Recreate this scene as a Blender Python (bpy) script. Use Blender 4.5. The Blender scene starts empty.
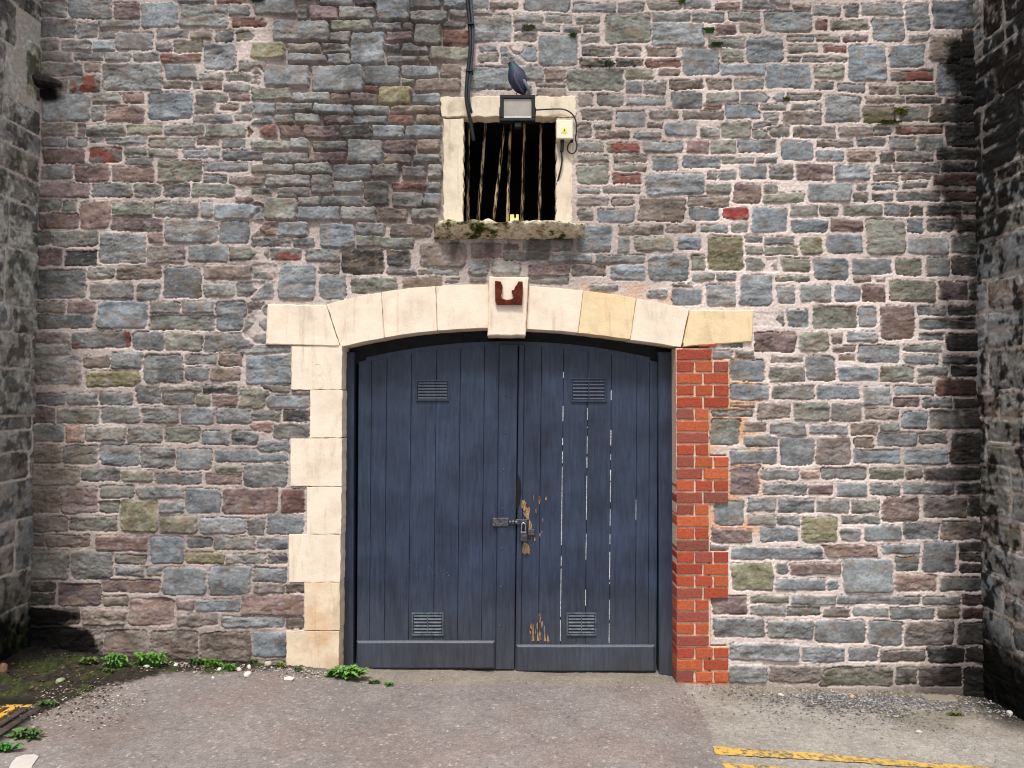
import bpy, bmesh, math, random
import numpy as np
from mathutils import Vector, Matrix, noise as mnoise

random.seed(7)
SC = bpy.context.scene
COL = SC.collection
R = math.radians

# ------------------------------------------------------------------ camera numbers
F = 740.0
CAMZ, CAMY, TILT = 1.73, -4.72, R(1.0)
def ray(px, py):
    x, y, z = (px-512)/F, (384-py)/F, -1.0
    a = math.pi/2 + TILT
    return x, y*math.cos(a) - z*math.sin(a), y*math.sin(a) + z*math.cos(a)
def at(px, py, Y=0.0):
    """the point of the vertical plane y=Y that a photograph pixel falls on (survey of the facade)"""
    x, y, z = ray(px, py)
    t = (Y-CAMY)/y
    return Vector((x*t, Y, CAMZ+z*t))
def on_ground(px, py, it=6):
    x, y, z = ray(px, py)
    h = 0.0
    for _ in range(it):
        t = (h-CAMZ)/z
        X, Y = x*t, CAMY+y*t
        h = ground_z(X, Y)
    return Vector((X, Y, h))

# ------------------------------------------------------------------ stone survey
# T ox oy scale ; then rows: top bottom x0 kind x1 kind x2 ... ('-' leaves a gap)
SURVEY = """
T 0 0 4
-8 10 165 g 265
10 70 165 g 268
-30 75 272 b 445
8 75 452 p 558
10 110 562 b 712
15 110 722 g 912
-20 13 712 g 860 r 990
20 65 910 g 1000
72 108 925 r 1060
78 150 165 g 300
88 152 304 g 388
78 112 395 g 558
120 155 388 g 460
128 200 465 b 612
118 152 625 g 755
125 160 762 g 848
122 168 860 g 935
125 165 945 o 1080
160 205 165 g 245 g 365
162 205 372 b 460
168 205 625 g 690
165 212 695 o 812
175 280 815 b 945
205 248 165 g 290
210 240 295 g 412
208 245 418 g 525 g 640
215 250 645 r 803
250 305 165 g 330
248 288 338 w 405
253 362 408 b 648
256 318 660 b 785
245 285 955 g 1060
288 322 795 g 890
292 325 900 o 1040
302 370 280 R 400
322 355 650 g 765 g 800
330 360 805 p 890
335 368 895 g 1005
375 485 165 b 360
370 415 368 g 485
370 412 492 p 580
420 485 365 g 420
425 488 422 p 580
368 480 592 b 770
375 410 785 g 908
375 405 915 p 1008
415 455 775 g 862
415 440 880 p 955
420 450 965 g 1050
455 490 770 g 930
455 485 938 g 1060
495 545 165 g 305 w 340
500 545 342 g 500
495 540 508 o 650
498 540 660 g 818
495 550 825 o 980
500 550 988 r 1060
550 588 165 g 265 g 350
542 570 360 g 415
545 578 422 g 588
555 592 595 g 780
552 580 785 w 875
558 592 888 g 980
595 658 165 p 340
588 650 358 R 488
590 622 495 g 585
595 630 592 g 712
595 632 735 b 880
600 642 890 g 1050
630 665 500 g 610
655 718 165 g 292
658 728 300 p 438
665 730 445 p 615
640 730 628 o 805
648 685 812 g 990
698 735 810 g 905
705 740 915 w 1060
732 790 155 p 362 g 532 g 648 g 765 o 940
T 0 192 4
28 78 150 g 242
32 78 250 g 310
38 148 318 p 440
36 98 445 o 610
40 102 615 g 800 b 855
48 108 858 b 1045
18 45 940 p 1050
85 148 155 p 312
100 155 440 p 650
112 205 658 b 872
112 205 878 b 998
115 180 1000 w 1060
155 210 145 g 200
158 218 205 g 392
165 285 397 b 582
160 205 590 p 650
215 285 585 w 740
212 278 752 b 912
218 270 915 o 1080
228 295 142 p 250
232 298 260 k 388
310 425 142 g 345
295 350 352 g 462 w 642
300 425 652 b 805
292 348 815 w 1010
290 345 1012 g 1100
362 430 360 g 535
365 435 545 g 642
366 420 815 g 938
362 420 942 g 1060
435 485 142 g 265 p 382
490 548 142 g 370
438 545 390 b 588
438 488 598 g 720
435 485 725 g 858
492 552 595 o 858
436 556 862 b 985
440 490 988 w 1060
495 560 985 g 1060
560 610 140 w 282
605 655 140 g 285
558 625 288 R 520
555 635 528 b 655
562 635 660 o 812
565 640 815 g 1020
655 770 135 g 325
655 705 332 w 440
642 710 445 g 570
650 765 572 g 732
648 690 740 g 868
645 700 872 p 970
715 780 340 y 560
700 755 740 g 838
695 755 845 w 962
T 0 384 4
36 85 125 g 265 g 390
32 85 398 g 532
0 80 545 g 640
5 30 645 g 805
35 82 648 g 780
5 38 808 k 950
40 90 780 o 840 p 955
15 100 955 o 1080
95 158 125 w 222 o 395
92 158 402 g 558
92 158 568 g 712
92 160 722 b 858 b 1010
162 232 125 g 258
162 235 262 P 335
170 228 342 g 505
170 235 508 g 655 o 798
188 245 805 b 922 g 1035
245 318 125 w 248
245 320 252 g 390
242 328 398 b 555
250 338 562 g 700
258 345 705 b 848
262 312 860 b 1150
320 355 862 o 972
315 415 975 g 1150
332 405 125 w 318
338 390 325 g 478
345 392 482 o 615
358 402 620 g 805
358 400 822 p 968
420 515 125 w 238
410 518 242 p 392
405 458 400 g 538
410 458 548 g 738
415 518 738 b 885
415 522 890 p 1110
470 515 395 o 475
465 590 480 y 630
470 515 638 g 735
530 595 122 w 272
530 590 278 g 468
528 598 635 o 788
535 600 798 b 985
605 655 122 w 180 w 358
608 668 380 p 588
608 720 598 b 735
615 655 745 g 852
612 662 858 g 1025 g 1150
665 780 115 g 282 g 450
685 722 460 g 582
672 720 740 y 895
730 768 458 g 582 g 645
734 844 648 b 825
728 845 835 b 1005
T 0 560 4
93 130 110 k 218
132 182 110 k 218
95 185 232 p 405
78 130 405 p 640
145 185 410 w 508
155 262 515 P 695
158 198 705 p 778
158 205 780 b 965
195 260 120 k 318
198 262 328 w 502
218 265 708 w 868
275 390 100 k 235 w 410
282 395 415 w 588
285 400 600 w 792
290 410 800 w 1005
T 256 0 4
-10 58 -10 b 155
20 78 165 g 210 p 328
-20 25 255 b 390 k 480
30 82 330 g 475
-20 82 482 b 610
-5 35 615 g 738
45 92 615 g 765
-5 35 750 b 930
40 72 775 g 955
10 38 935 w 1050
78 165 68 b 295
80 125 300 o 460
90 122 468 g 585 g 632
95 182 635 o 740
80 112 750 g 840
120 180 748 r 855
55 170 865 b 1020
125 165 -20 g 55
125 170 295 g 380
132 255 378 b 515
128 165 525 p 628
170 235 -20 y 112
175 208 125 g 258
215 250 128 g 285
175 215 268 g 375
215 260 285 g 375
178 210 515 g 580 g 690
225 258 525 g 642
225 250 650 g 692
190 245 700 o 865
185 210 895 g 965
213 250 888 g 970
190 260 978 g 1080
255 300 -20 g 22
262 345 35 b 212
262 370 225 b 428
262 340 432 b 572
262 310 578 b 728
258 312 738 w 820
315 340 580 o 632
318 370 634 w 818
265 360 838 b 1040
300 335 -20 g 20
350 402 -20 o 140
372 410 145 b 295
375 412 298 w 375
345 370 432 r 492
372 412 375 w 490
348 418 492 y 620
375 415 625 b 735
412 460 -20 b 80
412 448 82 g 225
418 455 230 b 390
420 460 395 b 532
425 455 535 w 738
460 498 -20 g 72 g 152
455 495 155 g 255
460 498 272 p 385
460 500 390 b 522
460 498 528 r 634 w 735
498 548 -30 r 85
502 548 95 p 185
500 552 188 p 332
502 555 335 k 462
500 550 465 b 592
500 548 600 b 740
562 598 -20 o 132
555 598 138 g 210
562 602 225 g 365
560 652 368 g 508
558 612 512 p 635
558 602 645 w 738
612 650 25 g 205
610 648 208 p 358
615 655 512 w 618
618 652 628 g 740
655 692 -20 g 150
652 695 152 o 298
658 718 310 b 460
655 710 465 g 568
665 710 580 g 678
660 712 688 g 742
700 745 35 g 212
698 775 218 g 302
722 770 305 b 425
725 820 430 g 528
728 758 545 r 680
728 760 690 g 735
T 256 160 4
108 135 -20 o 60
108 148 82 g 215
130 190 545 g 665
132 180 670 b 738
145 182 170 g 258 g 425
150 188 -20 p 30
150 240 35 o 162
190 240 -20 b 30
185 240 165 b 335
185 242 340 g 478
190 245 480 w 602
192 238 620 g 728
245 300 -20 p 85
248 305 88 b 205
308 345 145 g 230
252 350 255 b 392
250 300 400 g 515
255 308 540 w 698
305 348 -20 g 142
305 355 400 o 635
348 400 -20 g 48 R 180
355 410 195 g 340
350 455 340 k 510
358 425 525 k 622
330 428 655 w 840
332 390 860 p 985
332 362 988 p 1050
366 400 990 g 1170
418 478 -20 g 75
418 560 92 b 238
420 458 250 g 335
460 560 255 b 362
470 535 382 o 565
435 460 525 g 645 g 810
468 512 588 w 745
473 492 760 g 815
405 462 850 b 930
408 455 945 g 1060
464 490 855 w 925
490 556 -20 b 72
580 620 -30 g 48
620 690 -60 g 48
690 735 -60 g 48
740 775 -70 g 135
T 240 352 8
15 260 55 b 415
265 330 170 g 400
350 450 190 b 555
310 350 410 w 560
460 560 70 g 340 k 560
560 700 265 g 550
545 650 90 P 260
705 830 130 b 400
T 240 448 8
325 520 330 r 515
535 690 215 b 510
565 700 60 g 195
T 200 544 4.8
45 95 125 g 320 g 420
112 185 255 b 418
190 240 258 w 405
195 240 410 w 500
240 345 200 p 500
347 400 100 g 405
350 410 407 w 500
420 545 255 b 415
T 512 0 4
-20 45 50 b 232
10 48 245 g 415
12 48 425 g 532
5 40 545 g 678
-5 35 685 g 795
8 38 812 p 908
-5 35 920 g 1060
58 92 5 g 128 g 242
62 95 255 g 352
55 175 372 o 558
52 88 562 g 715
48 90 720 g 850
45 85 865 g 992
42 128 1010 b 1198
100 125 8 g 192
105 128 205 g 275
105 130 285 g 350
92 185 562 b 768
98 138 812 p 895
88 132 910 w 995
132 168 5 w 98
138 265 105 b 262
140 172 275 g 352
188 225 280 g 410
190 225 425 w 518
190 225 538 w 655
185 250 -20 b 98
150 190 785 g 935
192 300 680 b 828
192 248 838 o 925
150 250 938 b 1085
235 268 270 k 400
238 270 418 k 528 r 675
255 300 835 b 1020
262 320 30 g 128
268 325 132 w 215
275 362 220 o 448
272 320 452 o 565
270 305 582 w 672
328 348 95 w 215
350 395 98 w 220
322 370 455 g 520
325 378 525 g 615
320 358 630 w 765
318 360 778 w 878
318 358 888 g 1010
375 428 262 w 325
375 425 342 g 445
390 422 458 b 615
368 435 638 g 758
370 412 772 g 905
370 412 912 b 1050
440 482 275 w 405
442 510 418 b 535
438 475 550 w 665
440 478 685 w 845
418 438 765 r 840
415 475 852 b 995
495 555 262 w 318
495 515 328 g 400
522 555 332 w 470
528 555 490 g 598
490 512 545 w 600
488 545 612 b 740
510 550 755 g 828
485 555 832 o 955
490 510 965 g 1060
512 555 962 g 1040
568 610 262 g 368
570 612 382 R 508
565 610 522 g 685
560 612 700 p 790 o 900 b 1055
620 650 262 g 385
620 650 405 w 540
628 682 562 b 665
628 672 685 b 835
628 655 838 o 970
628 655 975 g 1060
662 735 258 o 385
660 685 402 g 540
695 735 400 R 518
695 780 535 b 772
688 720 780 g 822
685 720 830 g 898
662 718 912 b 1020
735 778 778 g 875
735 815 885 p 995
735 780 1005 g 1060
T 512 160 4
110 135 262 g 352
108 135 365 g 512
148 185 262 w 385
150 182 398 w 485
150 248 508 w 692
145 188 700 w 870
198 245 265 g 328
195 250 345 b 492
190 242 708 b 828
190 238 845 q 945
190 290 960 b 1100
262 370 262 b 402
262 300 428 w 605
260 292 618 w 735
258 290 755 g 865
255 290 875 o 945
310 372 425 g 470
308 365 488 o 645
308 360 665 b 758
302 442 785 y 925
300 330 932 g 1008
345 378 935 g 1010
395 445 938 g 1060
315 362 40 g 240
380 410 145 g 320
378 415 335 g 535
412 465 65 p 235 w 375
418 480 395 b 535
380 485 548 b 705
378 440 715 o 775
452 485 722 g 810
455 485 820 g 900
468 495 65 g 230
500 525 310 g 425
520 550 540 g 620
512 580 640 b 762
493 510 640 g 720
498 585 778 b 892
460 585 910 b 1040
610 665 975 g 1080
T 660 330 6.4
10 140 605 p 870
80 110 390 g 530
130 185 335 g 470 g 600
185 330 450 b 670
345 450 450 b 700
470 495 455 w 600
510 555 330 g 590
565 735 325 o 510
580 650 535 w 675
465 568 620 w 832
675 745 540 g 765
T 660 450 6.4
0 93 450 b 745
95 285 450 p 640
310 390 560 g 742
325 480 345 b 540
415 480 562 g 742
500 595 325 p 590
490 585 640 b 885
600 635 315 g 440
620 700 455 b 1060
720 900 455 y 725
T 660 570 6.4
165 285 330 p 558
165 215 580 o 825
235 290 580 g 805
310 430 340 g 670
320 440 685 g 985
470 580 445 b 890
610 720 440 g 690 w 1065
T 768 0 4
-20 22 0 g 90
15 38 100 w 170
18 62 178 g 290
15 65 305 g 368
10 62 375 b 540
8 125 552 b 645
0 115 662 b 835
80 125 188 r 235
78 122 248 o 405
72 165 418 b 545
142 168 78 g 185
142 168 192 g 292
142 168 300 p 400
140 162 565 g 648
182 210 78 g 198
182 210 220 r 315
228 248 80 g 130
228 248 140 g 315
180 325 322 b 472
178 268 488 b 625
145 245 645 w 770
120 230 775 k 840
258 355 -10 b 172
258 315 185 o 305
282 322 488 R 665
250 385 680 b 770 k 835
328 360 188 g 265
335 368 282 g 388
342 378 405 w 515
335 378 525 o 668
370 408 -10 b 65
375 402 75 w 215
415 442 -40 g 72
415 442 88 g 215
382 488 232 b 368
388 412 385 w 550
392 415 555 k 700 k 840
425 490 380 w 510
430 485 525 g 640
420 490 650 k 840
455 485 -20 g 42
450 502 55 w 218
505 550 -10 g 88
505 552 100 w 272
505 545 285 w 420
508 542 425 g 490
505 535 510 r 705
500 590 712 k 840
565 642 50 b 178
560 588 195 w 345
552 585 358 g 468
548 600 482 g 595 g 698
600 645 188 b 302
600 645 318 w 435
605 648 450 k 512 g 660
600 640 675 k 840
658 718 8 g 102
655 720 112 p 258
658 722 268 b 405
658 690 425 g 495
658 690 502 g 690 k 840
698 725 422 w 528
695 720 535 w 650
698 745 660 R 840
732 808 162 b 332
735 760 415 g 520
728 752 535 g 640
T 768 192 4
0 42 -20 o 148
5 40 342 g 405
5 38 420 g 500
0 35 512 g 688
0 35 700 r 835
52 98 88 g 200
55 95 208 w 282
50 95 300 o 452
50 95 465 g 565
55 95 572 k 618
50 92 632 k 775 k 835
108 162 92 b 238
108 160 250 p 380
108 250 395 o 550
108 165 562 b 622
108 160 635 g 750 k 835
178 213 -20 g 105
217 252 -20 o 118
178 248 130 y 218
170 245 235 b 378
182 250 560 b 720
178 245 732 g 835
265 320 -30 g 42
262 318 55 o 172
262 355 185 b 320
265 330 335 b 495
268 335 510 o 612
260 335 632 b 730 k 835
335 358 32 o 168
335 360 342 w 415
345 360 432 p 468
375 448 35 b 108
372 440 130 g 255
372 440 268 b 370 p 468
352 440 485 o 668
358 432 685 p 802
355 432 805 k 835
482 535 -50 g 65
470 540 78 b 162
455 545 178 o 355
460 540 360 b 432
455 590 448 p 585
455 495 598 g 718 k 835
508 548 605 g 830
558 638 125 o 242
562 605 255 w 300
558 602 318 b 438
565 595 605 g 705
565 635 712 k 855
612 640 258 w 350
650 675 285 w 350
612 685 360 b 528
612 640 540 g 692
652 688 545 g 682
655 688 698 g 835
655 682 10 w 145
655 755 152 b 270
698 758 5 g 148
698 755 280 b 438
698 760 450 o 585
700 735 600 g 715
695 738 732 k 835
742 765 598 w 660
748 815 670 r 835
T 768 384 4
5 62 18 g 192 b 365
10 85 380 b 490
10 45 505 b 662
55 92 502 p 605
58 95 620 g 740 k 850
72 148 102 o 245
80 150 252 g 375
98 142 385 w 522
108 180 538 b 640
105 178 652 g 850
158 205 5 g 150
162 200 165 g 322
158 208 335 w 440
155 190 445 g 525
212 325 48 b 188 w 330
215 258 345 w 422
195 248 438 g 598
195 240 605 g 715
262 318 342 b 530
260 322 545 b 720
195 320 728 k 855
340 382 -40 g 122
345 380 130 P 208
335 380 212 g 395
338 382 408 o 550 w 620
335 385 622 k 855
398 445 -20 g 155
400 440 162 p 260
392 450 278 b 395
398 445 408 g 530
398 440 542 g 750 k 860
458 515 42 g 188
460 515 195 g 328
460 515 338 g 445
450 550 458 p 605
455 535 625 w 795
450 530 800 k 855
525 565 35 g 128
532 635 135 y 278
528 560 292 g 450
575 628 292 g 370
562 628 382 b 532
555 620 545 g 685
548 622 695 w 860
645 692 212 p 438
642 680 455 b 605
630 755 622 b 752
630 670 765 k 865
674 710 765 k 865
714 755 765 k 865
695 835 302 b 498
690 750 510 g 605
715 762 88 p 295
712 758 30 g 80
T 768 560 4
72 120 32 b 232
80 122 238 b 285
58 125 508 P 675
68 125 688 g 855
140 180 98 b 275
142 178 280 b 612
145 178 622 g 770
140 180 775 r 865
188 235 775 r 865
188 222 75 g 210
190 228 222 w 325
190 225 338 g 480
190 238 488 g 665
192 235 678 w 768
240 332 188 b 392
242 340 402 b 538
245 342 548 w 742
252 338 762 g 870
345 408 135 b 305
350 405 320 b 440
360 410 452 w 630
350 415 640 k 790
350 410 795 k 880
428 505 205 o 500
430 500 512 g 598
430 505 602 w 780
430 560 785 k 880
"""
def read_survey():
    out = []; ox = oy = 0; s = 4.0
    for ln in SURVEY.strip().splitlines():
        p = ln.split()
        if p[0] == 'T':
            ox, oy, s = float(p[1]), float(p[2]), float(p[3]); continue
        y0, y1 = float(p[0])/s+oy, float(p[1])/s+oy
        xs = [float(v)/s+ox for v in p[2::2]]; ks = p[3::2]
        for i, k in enumerate(ks):
            if k == '-': continue
            a, b = xs[i], xs[i+1]
            if i > 0: a += 1.0
            if i < len(ks)-1: b -= 1.0
            out.append((a, y0, b, y1, k))
    return out
# ------------------------------------------------------------------ numpy noise
def vnoise(x, y, seed=0):
    xi = np.floor(x).astype(np.int64); yi = np.floor(y).astype(np.int64)
    xf = x-xi; yf = y-yi
    def h(a, b):
        n = (a*374761393 + b*668265263 + seed*2246822519) & 0xFFFFFFFF
        n = ((n ^ (n >> 13))*1274126177) & 0xFFFFFFFF
        n = (n ^ (n >> 16)) & 0xFFFFFFFF
        return (n & 0xFFFFFF)/float(0xFFFFFF)
    u = xf*xf*(3-2*xf); v = yf*yf*(3-2*yf)
    return (h(xi, yi)*(1-u)+h(xi+1, yi)*u)*(1-v) + (h(xi, yi+1)*(1-u)+h(xi+1, yi+1)*u)*v
def fbm(x, y, seed=0, oct=4, gain=.5):
    s = 0; a = 1; t = 0
    c, d = math.cos(.6), math.sin(.6)
    for i in range(oct):
        s = s + a*vnoise(x, y, seed+i*17); t += a; a *= gain
        x, y = (c*x-d*y)*2.03+11.3, (d*x+c*y)*2.03-7.1
    return s/t
def ss(a, b, x):
    t = np.clip((x-a)/(b-a), 0, 1); return t*t*(3-2*t)
def lin(c):
    return np.array([((v/255+.055)/1.055)**2.4 if v > 10 else v/255/12.92 for v in c])

PAL = {'g': (122,122,120), 'b': (124,133,141), 'p': (124,101,99), 'w': (128,114,107), 'o': (128,127,108),
       'y': (136,131,98), 'r': (126,72,62), 'q': (158,48,40), 'P': (166,134,124), 'k': (74,72,69), 'R': (118,112,106)}
def _soft(c, s):
    c = lin(c); g = c.mean(); return g+(c-g)*s
PAL = {k: _soft(v, .46 if k in 'bo' else (.70 if k == 'q' else .50 if k in 'rR' else .72)) for k, v in PAL.items()}
REDM = _soft((136,66,50), .62)

def make_grid_mesh(name, P, keep, col, mat):
    """P (n,m,3) points, keep (n-1,m-1) faces, col (n,m,3)"""
    n, m = P.shape[:2]
    idx = np.arange(n*m).reshape(n, m)
    q = np.stack([idx[:-1, :-1], idx[:-1, 1:], idx[1:, 1:], idx[1:, :-1]], -1)[keep]
    used = np.zeros(n*m, bool); used[q.ravel()] = True
    remap = np.cumsum(used)-1
    q = remap[q]; V = P.reshape(-1, 3)[used]; C = col.reshape(-1, 3)[used]
    me = bpy.data.meshes.new(name)
    me.vertices.add(len(V)); me.vertices.foreach_set('co', V.astype(np.float32).ravel())
    me.loops.add(q.size); me.loops.foreach_set('vertex_index', q.astype(np.int32).ravel())
    me.polygons.add(len(q)); me.polygons.foreach_set('loop_start', np.arange(0, q.size, 4, dtype=np.int32))
    me.polygons.foreach_set('loop_total', np.full(len(q), 4, np.int32))
    me.polygons.foreach_set('use_smooth', np.ones(len(q), bool))
    me.update(calc_edges=True)
    a = me.color_attributes.new('Col', 'FLOAT_COLOR', 'POINT')
    c4 = np.ones((len(V), 4), np.float32); c4[:, :3] = C
    a.data.foreach_set('color', c4.ravel())
    me.materials.append(mat)
    return me

def gen_courses(u0, u1, v0, v1, rng, hlo, hhi, wlo, whi, kinds, g=.012):
    out = []; v = v0
    while v < v1:
        h = rng.uniform(hlo, hhi); u = u0 - rng.uniform(0, whi*.6)
        while u < u1:
            w = rng.uniform(wlo, whi)*(0.7+.5*(h/hhi)); k = rng.choice(kinds)
            if h > hlo*1.7 and rng.random() < .35:
                c = v+h*rng.uniform(.4, .6)
                out.append((u, v, u+w-g, c-g*.5, k)); out.append((u, c+g*.5, u+w-g, v+h-g, rng.choice(kinds)))
            else:
                out.append((u, v, u+w-g, v+h-g, k))
            u += w
        v += h
    return out

def rubble(U, V, stones, seed, mortar_fn, rough=1.0, holeok=None):
    """U,V grids in metres; stones (u0,v0,u1,v1,kind). returns height, colour, mortar mask"""
    rng = random.Random(seed)
    shape = U.shape; us = U[0, :]; vs = V[:, 0]
    wu = (fbm(U*14, V*14, seed+1, 3)-.5)*.020 + (fbm(U*60, V*60, seed+2, 2)-.5)*.009
    wv = (fbm(U*14+50, V*14, seed+3, 3)-.5)*.016 + (fbm(U*60, V*60+9, seed+4, 2)-.5)*.008
    D1 = np.full(shape, 9.); D2 = np.full(shape, 9.); ID = np.full(shape, -1, np.int32)
    for si, (a, b, c, d, k) in enumerate(stones):
        m = .03
        i0, i1 = np.searchsorted(us, [a-m, c+m]); j0, j1 = np.searchsorted(vs, [b-m, d+m])
        if i1-i0 < 2 or j1-j0 < 2: continue
        sl = (slice(j0, j1), slice(i0, i1))
        cx, cy, hw, hh = (a+c)/2, (b+d)/2, (c-a)/2+.0008, (d-b)/2+.0006
        th = rng.uniform(-.02, .02); tp = rng.uniform(-.12, .12); tq = rng.uniform(-.05, .05)
        x = U[sl]+wu[sl]-cx; y = V[sl]+wv[sl]-cy
        x, y = x*math.cos(th)+y*math.sin(th), -x*math.sin(th)+y*math.cos(th)
        x = x + tp*y*.6; y = y*(1+tq*x/max(hw, .02)*.6)
        r = min(hw, hh)*rng.uniform(.18, .5); r = min(r, .035)
        qx = np.abs(x)-hw+r; qy = np.abs(y)-hh+r
        s = np.hypot(np.maximum(qx, 0), np.maximum(qy, 0))+np.minimum(np.maximum(qx, qy), 0)-r
        d1 = D1[sl]; d2 = D2[sl]; idd = ID[sl]
        better = s < d1
        d2[:] = np.where(better, d1, np.minimum(d2, s)); d1[:] = np.where(better, s, d1); idd[better] = si
    n = len(stones)
    stone = (D1 < 0) & (D2-D1 > .0075)
    t = np.minimum(-D1, (D2-D1)*.5-.0035)           # depth inside a stone
    R1 = np.array([rng.random() for _ in range(n+1)]); R2 = np.array([rng.random() for _ in range(n+1)])
    R3 = np.array([rng.random() for _ in range(n+1)]); R4 = np.array([rng.random() for _ in range(n+1)])
    base = np.array([PAL[s[4]] for s in stones]+[(0, 0, 0)])
    isred = np.array([s[4] == 'R' for s in stones]+[False])
    blue = np.array([s[4] in 'bq' for s in stones]+[False])
    off = ID*3.71
    ex = fbm(U*30+off, V*55-off, seed+7, 4); ey = fbm(U*9+off, V*14+off, seed+9, 4)
    ez = fbm(U*18-off, V*110, seed+11, 3)
    ridge = 1-np.abs(2*ey-1)
    tt = np.maximum(t, 0)
    gape = ss(.36, .60, fbm(U*5+off, V*7, seed+26, 3))
    hs = -.004-.016*gape + (.010+.016*gape)*(1-np.exp(-tt/.003)) + (R1[ID]*.016-.007)*rough + .005*(R2[ID])*(1-np.exp(-tt/.03))
    amp = np.where(blue[ID], .55, 1.0)
    fx = (np.floor(ey*5+R1[ID]*3)+ss(.78, 1.0, (ey*5+R1[ID]*3)%1))/5
    hs += amp*((ex-.5)*.009+(ridge-.7)*.005+(ez-.5)*.002+(fx-R1[ID]*.6-.5)*.022)
    ck = fbm(U*12+off*1.7, V*20-off, seed+14, 3); cr = np.exp(-((ck-.5)/.012)**2)*(R4[ID] > .45)
    hs -= cr*.006
    st_ = fbm(U*7+off, V*26+off, seed+15, 2); hs += np.where(R4[ID] > .55, (np.floor(st_*7)-3)*.0028, 0)
    # a slanting cleaved facet on each stone
    ca = R3[ID]*6.28
    hs *= .82
    hs += .035*((U-np.array([(s[0]+s[2])/2 for s in stones]+[0])[ID])*np.cos(ca) + (V-np.array([(s[1]+s[3])/2 for s in stones]+[0])[ID])*np.sin(ca)*1.5)
    mfine = fbm(U*120, V*120, seed+20, 3)
    mb = fbm(U*2.3, V*2.3, seed+22, 3)
    gap = ss(.47, .62, fbm(U*7, V*9, seed+24, 3))
    hm = .001 + (mfine-.5)*.007 + (mb-.5)*.012*rough - np.exp(-np.maximum(D1, 0)/.0025)*.008*(.3+gap)
    H = np.where(stone, hs, hm)
    # ---- colour
    jit = .84+.40*R1[ID]
    c = base[ID]*jit[..., None]
    c = c*(1+((R2[ID]-.5)*.10)[..., None]*np.array([1, .1, -1.]))
    lo = fbm(U*11+off, V*17, seed+30, 4); hi = fbm(U*70, V*120+off, seed+31, 3)
    c = c*(.42+1.2*lo)[..., None]*(.60+.84*hi)[..., None]
    vein = np.exp(-((fbm(U*20-off, V*32+off, seed+41, 4)-.5)/.015)**2)*.35
    c = c*(1-vein[..., None])
    br = ss(.52, .72, fbm(U*16+off, V*22-off, seed+33, 4))[..., None]
    c = c*(1-br*.45)+br*.45*(lin((128,108,88))*(.7+.5*R3[ID])[..., None])
    pale = ss(.60, .76, fbm(U*26-off, V*40+off, seed+35, 4))[..., None]
    c = c*(1-pale*.35)+pale*.35*lin((165,165,160))
    rm = (isred[ID] & True)*ss(.44, .5, fbm(U*13+off, V*18, seed+36, 3))
    c = c*(1-rm[..., None])+rm[..., None]*REDM*(.6+.8*hi)[..., None]
    mc = mortar_fn(U, V)*(.72+.5*mfine)[..., None]*(.78+.42*mb)[..., None]
    smear = np.exp(-tt/.005)*ss(.45, .6, fbm(U*22, V*22, seed+37, 3))*.75
    c = c*(1-smear[..., None])+smear[..., None]*mc
    C = np.where(stone[..., None], c, mc)
    return H, C, stone

# ------------------------------------------------------------------ ground
GX = [(-60, .25), (-4.2, .25), (-3.07, .15), (-2.56, .095), (-2.0, .052), (-1.35, .03), (-1.1, 0), (-.9, -.03), (0, -.045), (.9, -.055), (1.08, -.075), (1.6, -.105), (2.35, -.125), (3.03, -.17), (60, -.2)]
GXX = np.array([a for a, b in GX]); GZZ = np.array([b for a, b in GX])
def ground_arr(X, Y):
    near = np.interp(X, GXX, GZZ); near = near-.012*ss(0, .14, Y)*(np.abs(X) < 1.3)
    far = np.clip(-.035*X, -.14, .14) - .01
    w = ss(0, 1.3, -Y)
    return near*(1-w)+far*w
def ground_z(x, y):
    return float(ground_arr(np.array([x]), np.array([y]))[0])

# ------------------------------------------------------------------ materials
def new_mat(name, rough=.9, spec=.3):
    m = bpy.data.materials.new(name); m.use_nodes = True
    b = m.node_tree.nodes['Principled BSDF']
    b.inputs['Roughness'].default_value = rough
    b.inputs['Specular IOR Level'].default_value = spec
    return m, m.node_tree, b
def nd(nt, t, **kw):
    n = nt.nodes.new(t)
    for k, v in kw.items():
        if hasattr(n, k): setattr(n, k, v)
        else: n.inputs[k.replace('_', ' ')].default_value = v
    return n
def noise_node(nt, scale, detail=5, rough=.6, vec=None, coord='Object', stretch=None):
    tc = nd(nt, 'ShaderNodeTexCoord'); src = tc.outputs[coord]
    if stretch:
        mp = nd(nt, 'ShaderNodeMapping'); mp.inputs['Scale'].default_value = stretch
        nt.links.new(src, mp.inputs[0]); src = mp.outputs[0]
    n = nd(nt, 'ShaderNodeTexNoise'); n.inputs['Scale'].default_value = scale
    n.inputs['Detail'].default_value = detail; n.inputs['Roughness'].default_value = rough
    nt.links.new(src, n.inputs['Vector']); return n.outputs['Fac']
def ramp(nt, src, stops):
    r = nd(nt, 'ShaderNodeValToRGB'); cr = r.color_ramp
    while len(cr.elements) < len(stops): cr.elements.new(.5)
    for e, (p, c) in zip(cr.elements, stops):
        e.position = p; e.color = (*c, 1) if len(c) == 3 else c
    nt.links.new(src, r.inputs[0]); return r.outputs['Color']
def mixc(nt, fac, a, b, mode='MIX'):
    m = nd(nt, 'ShaderNodeMix'); m.data_type = 'RGBA'; m.blend_type = mode
    for s, i in ((fac, 0), (a, 6), (b, 7)):
        if isinstance(s, (int, float)): m.inputs[i].default_value = s
        elif isinstance(s, (tuple, list, np.ndarray)): m.inputs[i].default_value = (*s[:3], 1)
        else: nt.links.new(s, m.inputs[i])
    return m.outputs[2]
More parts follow.
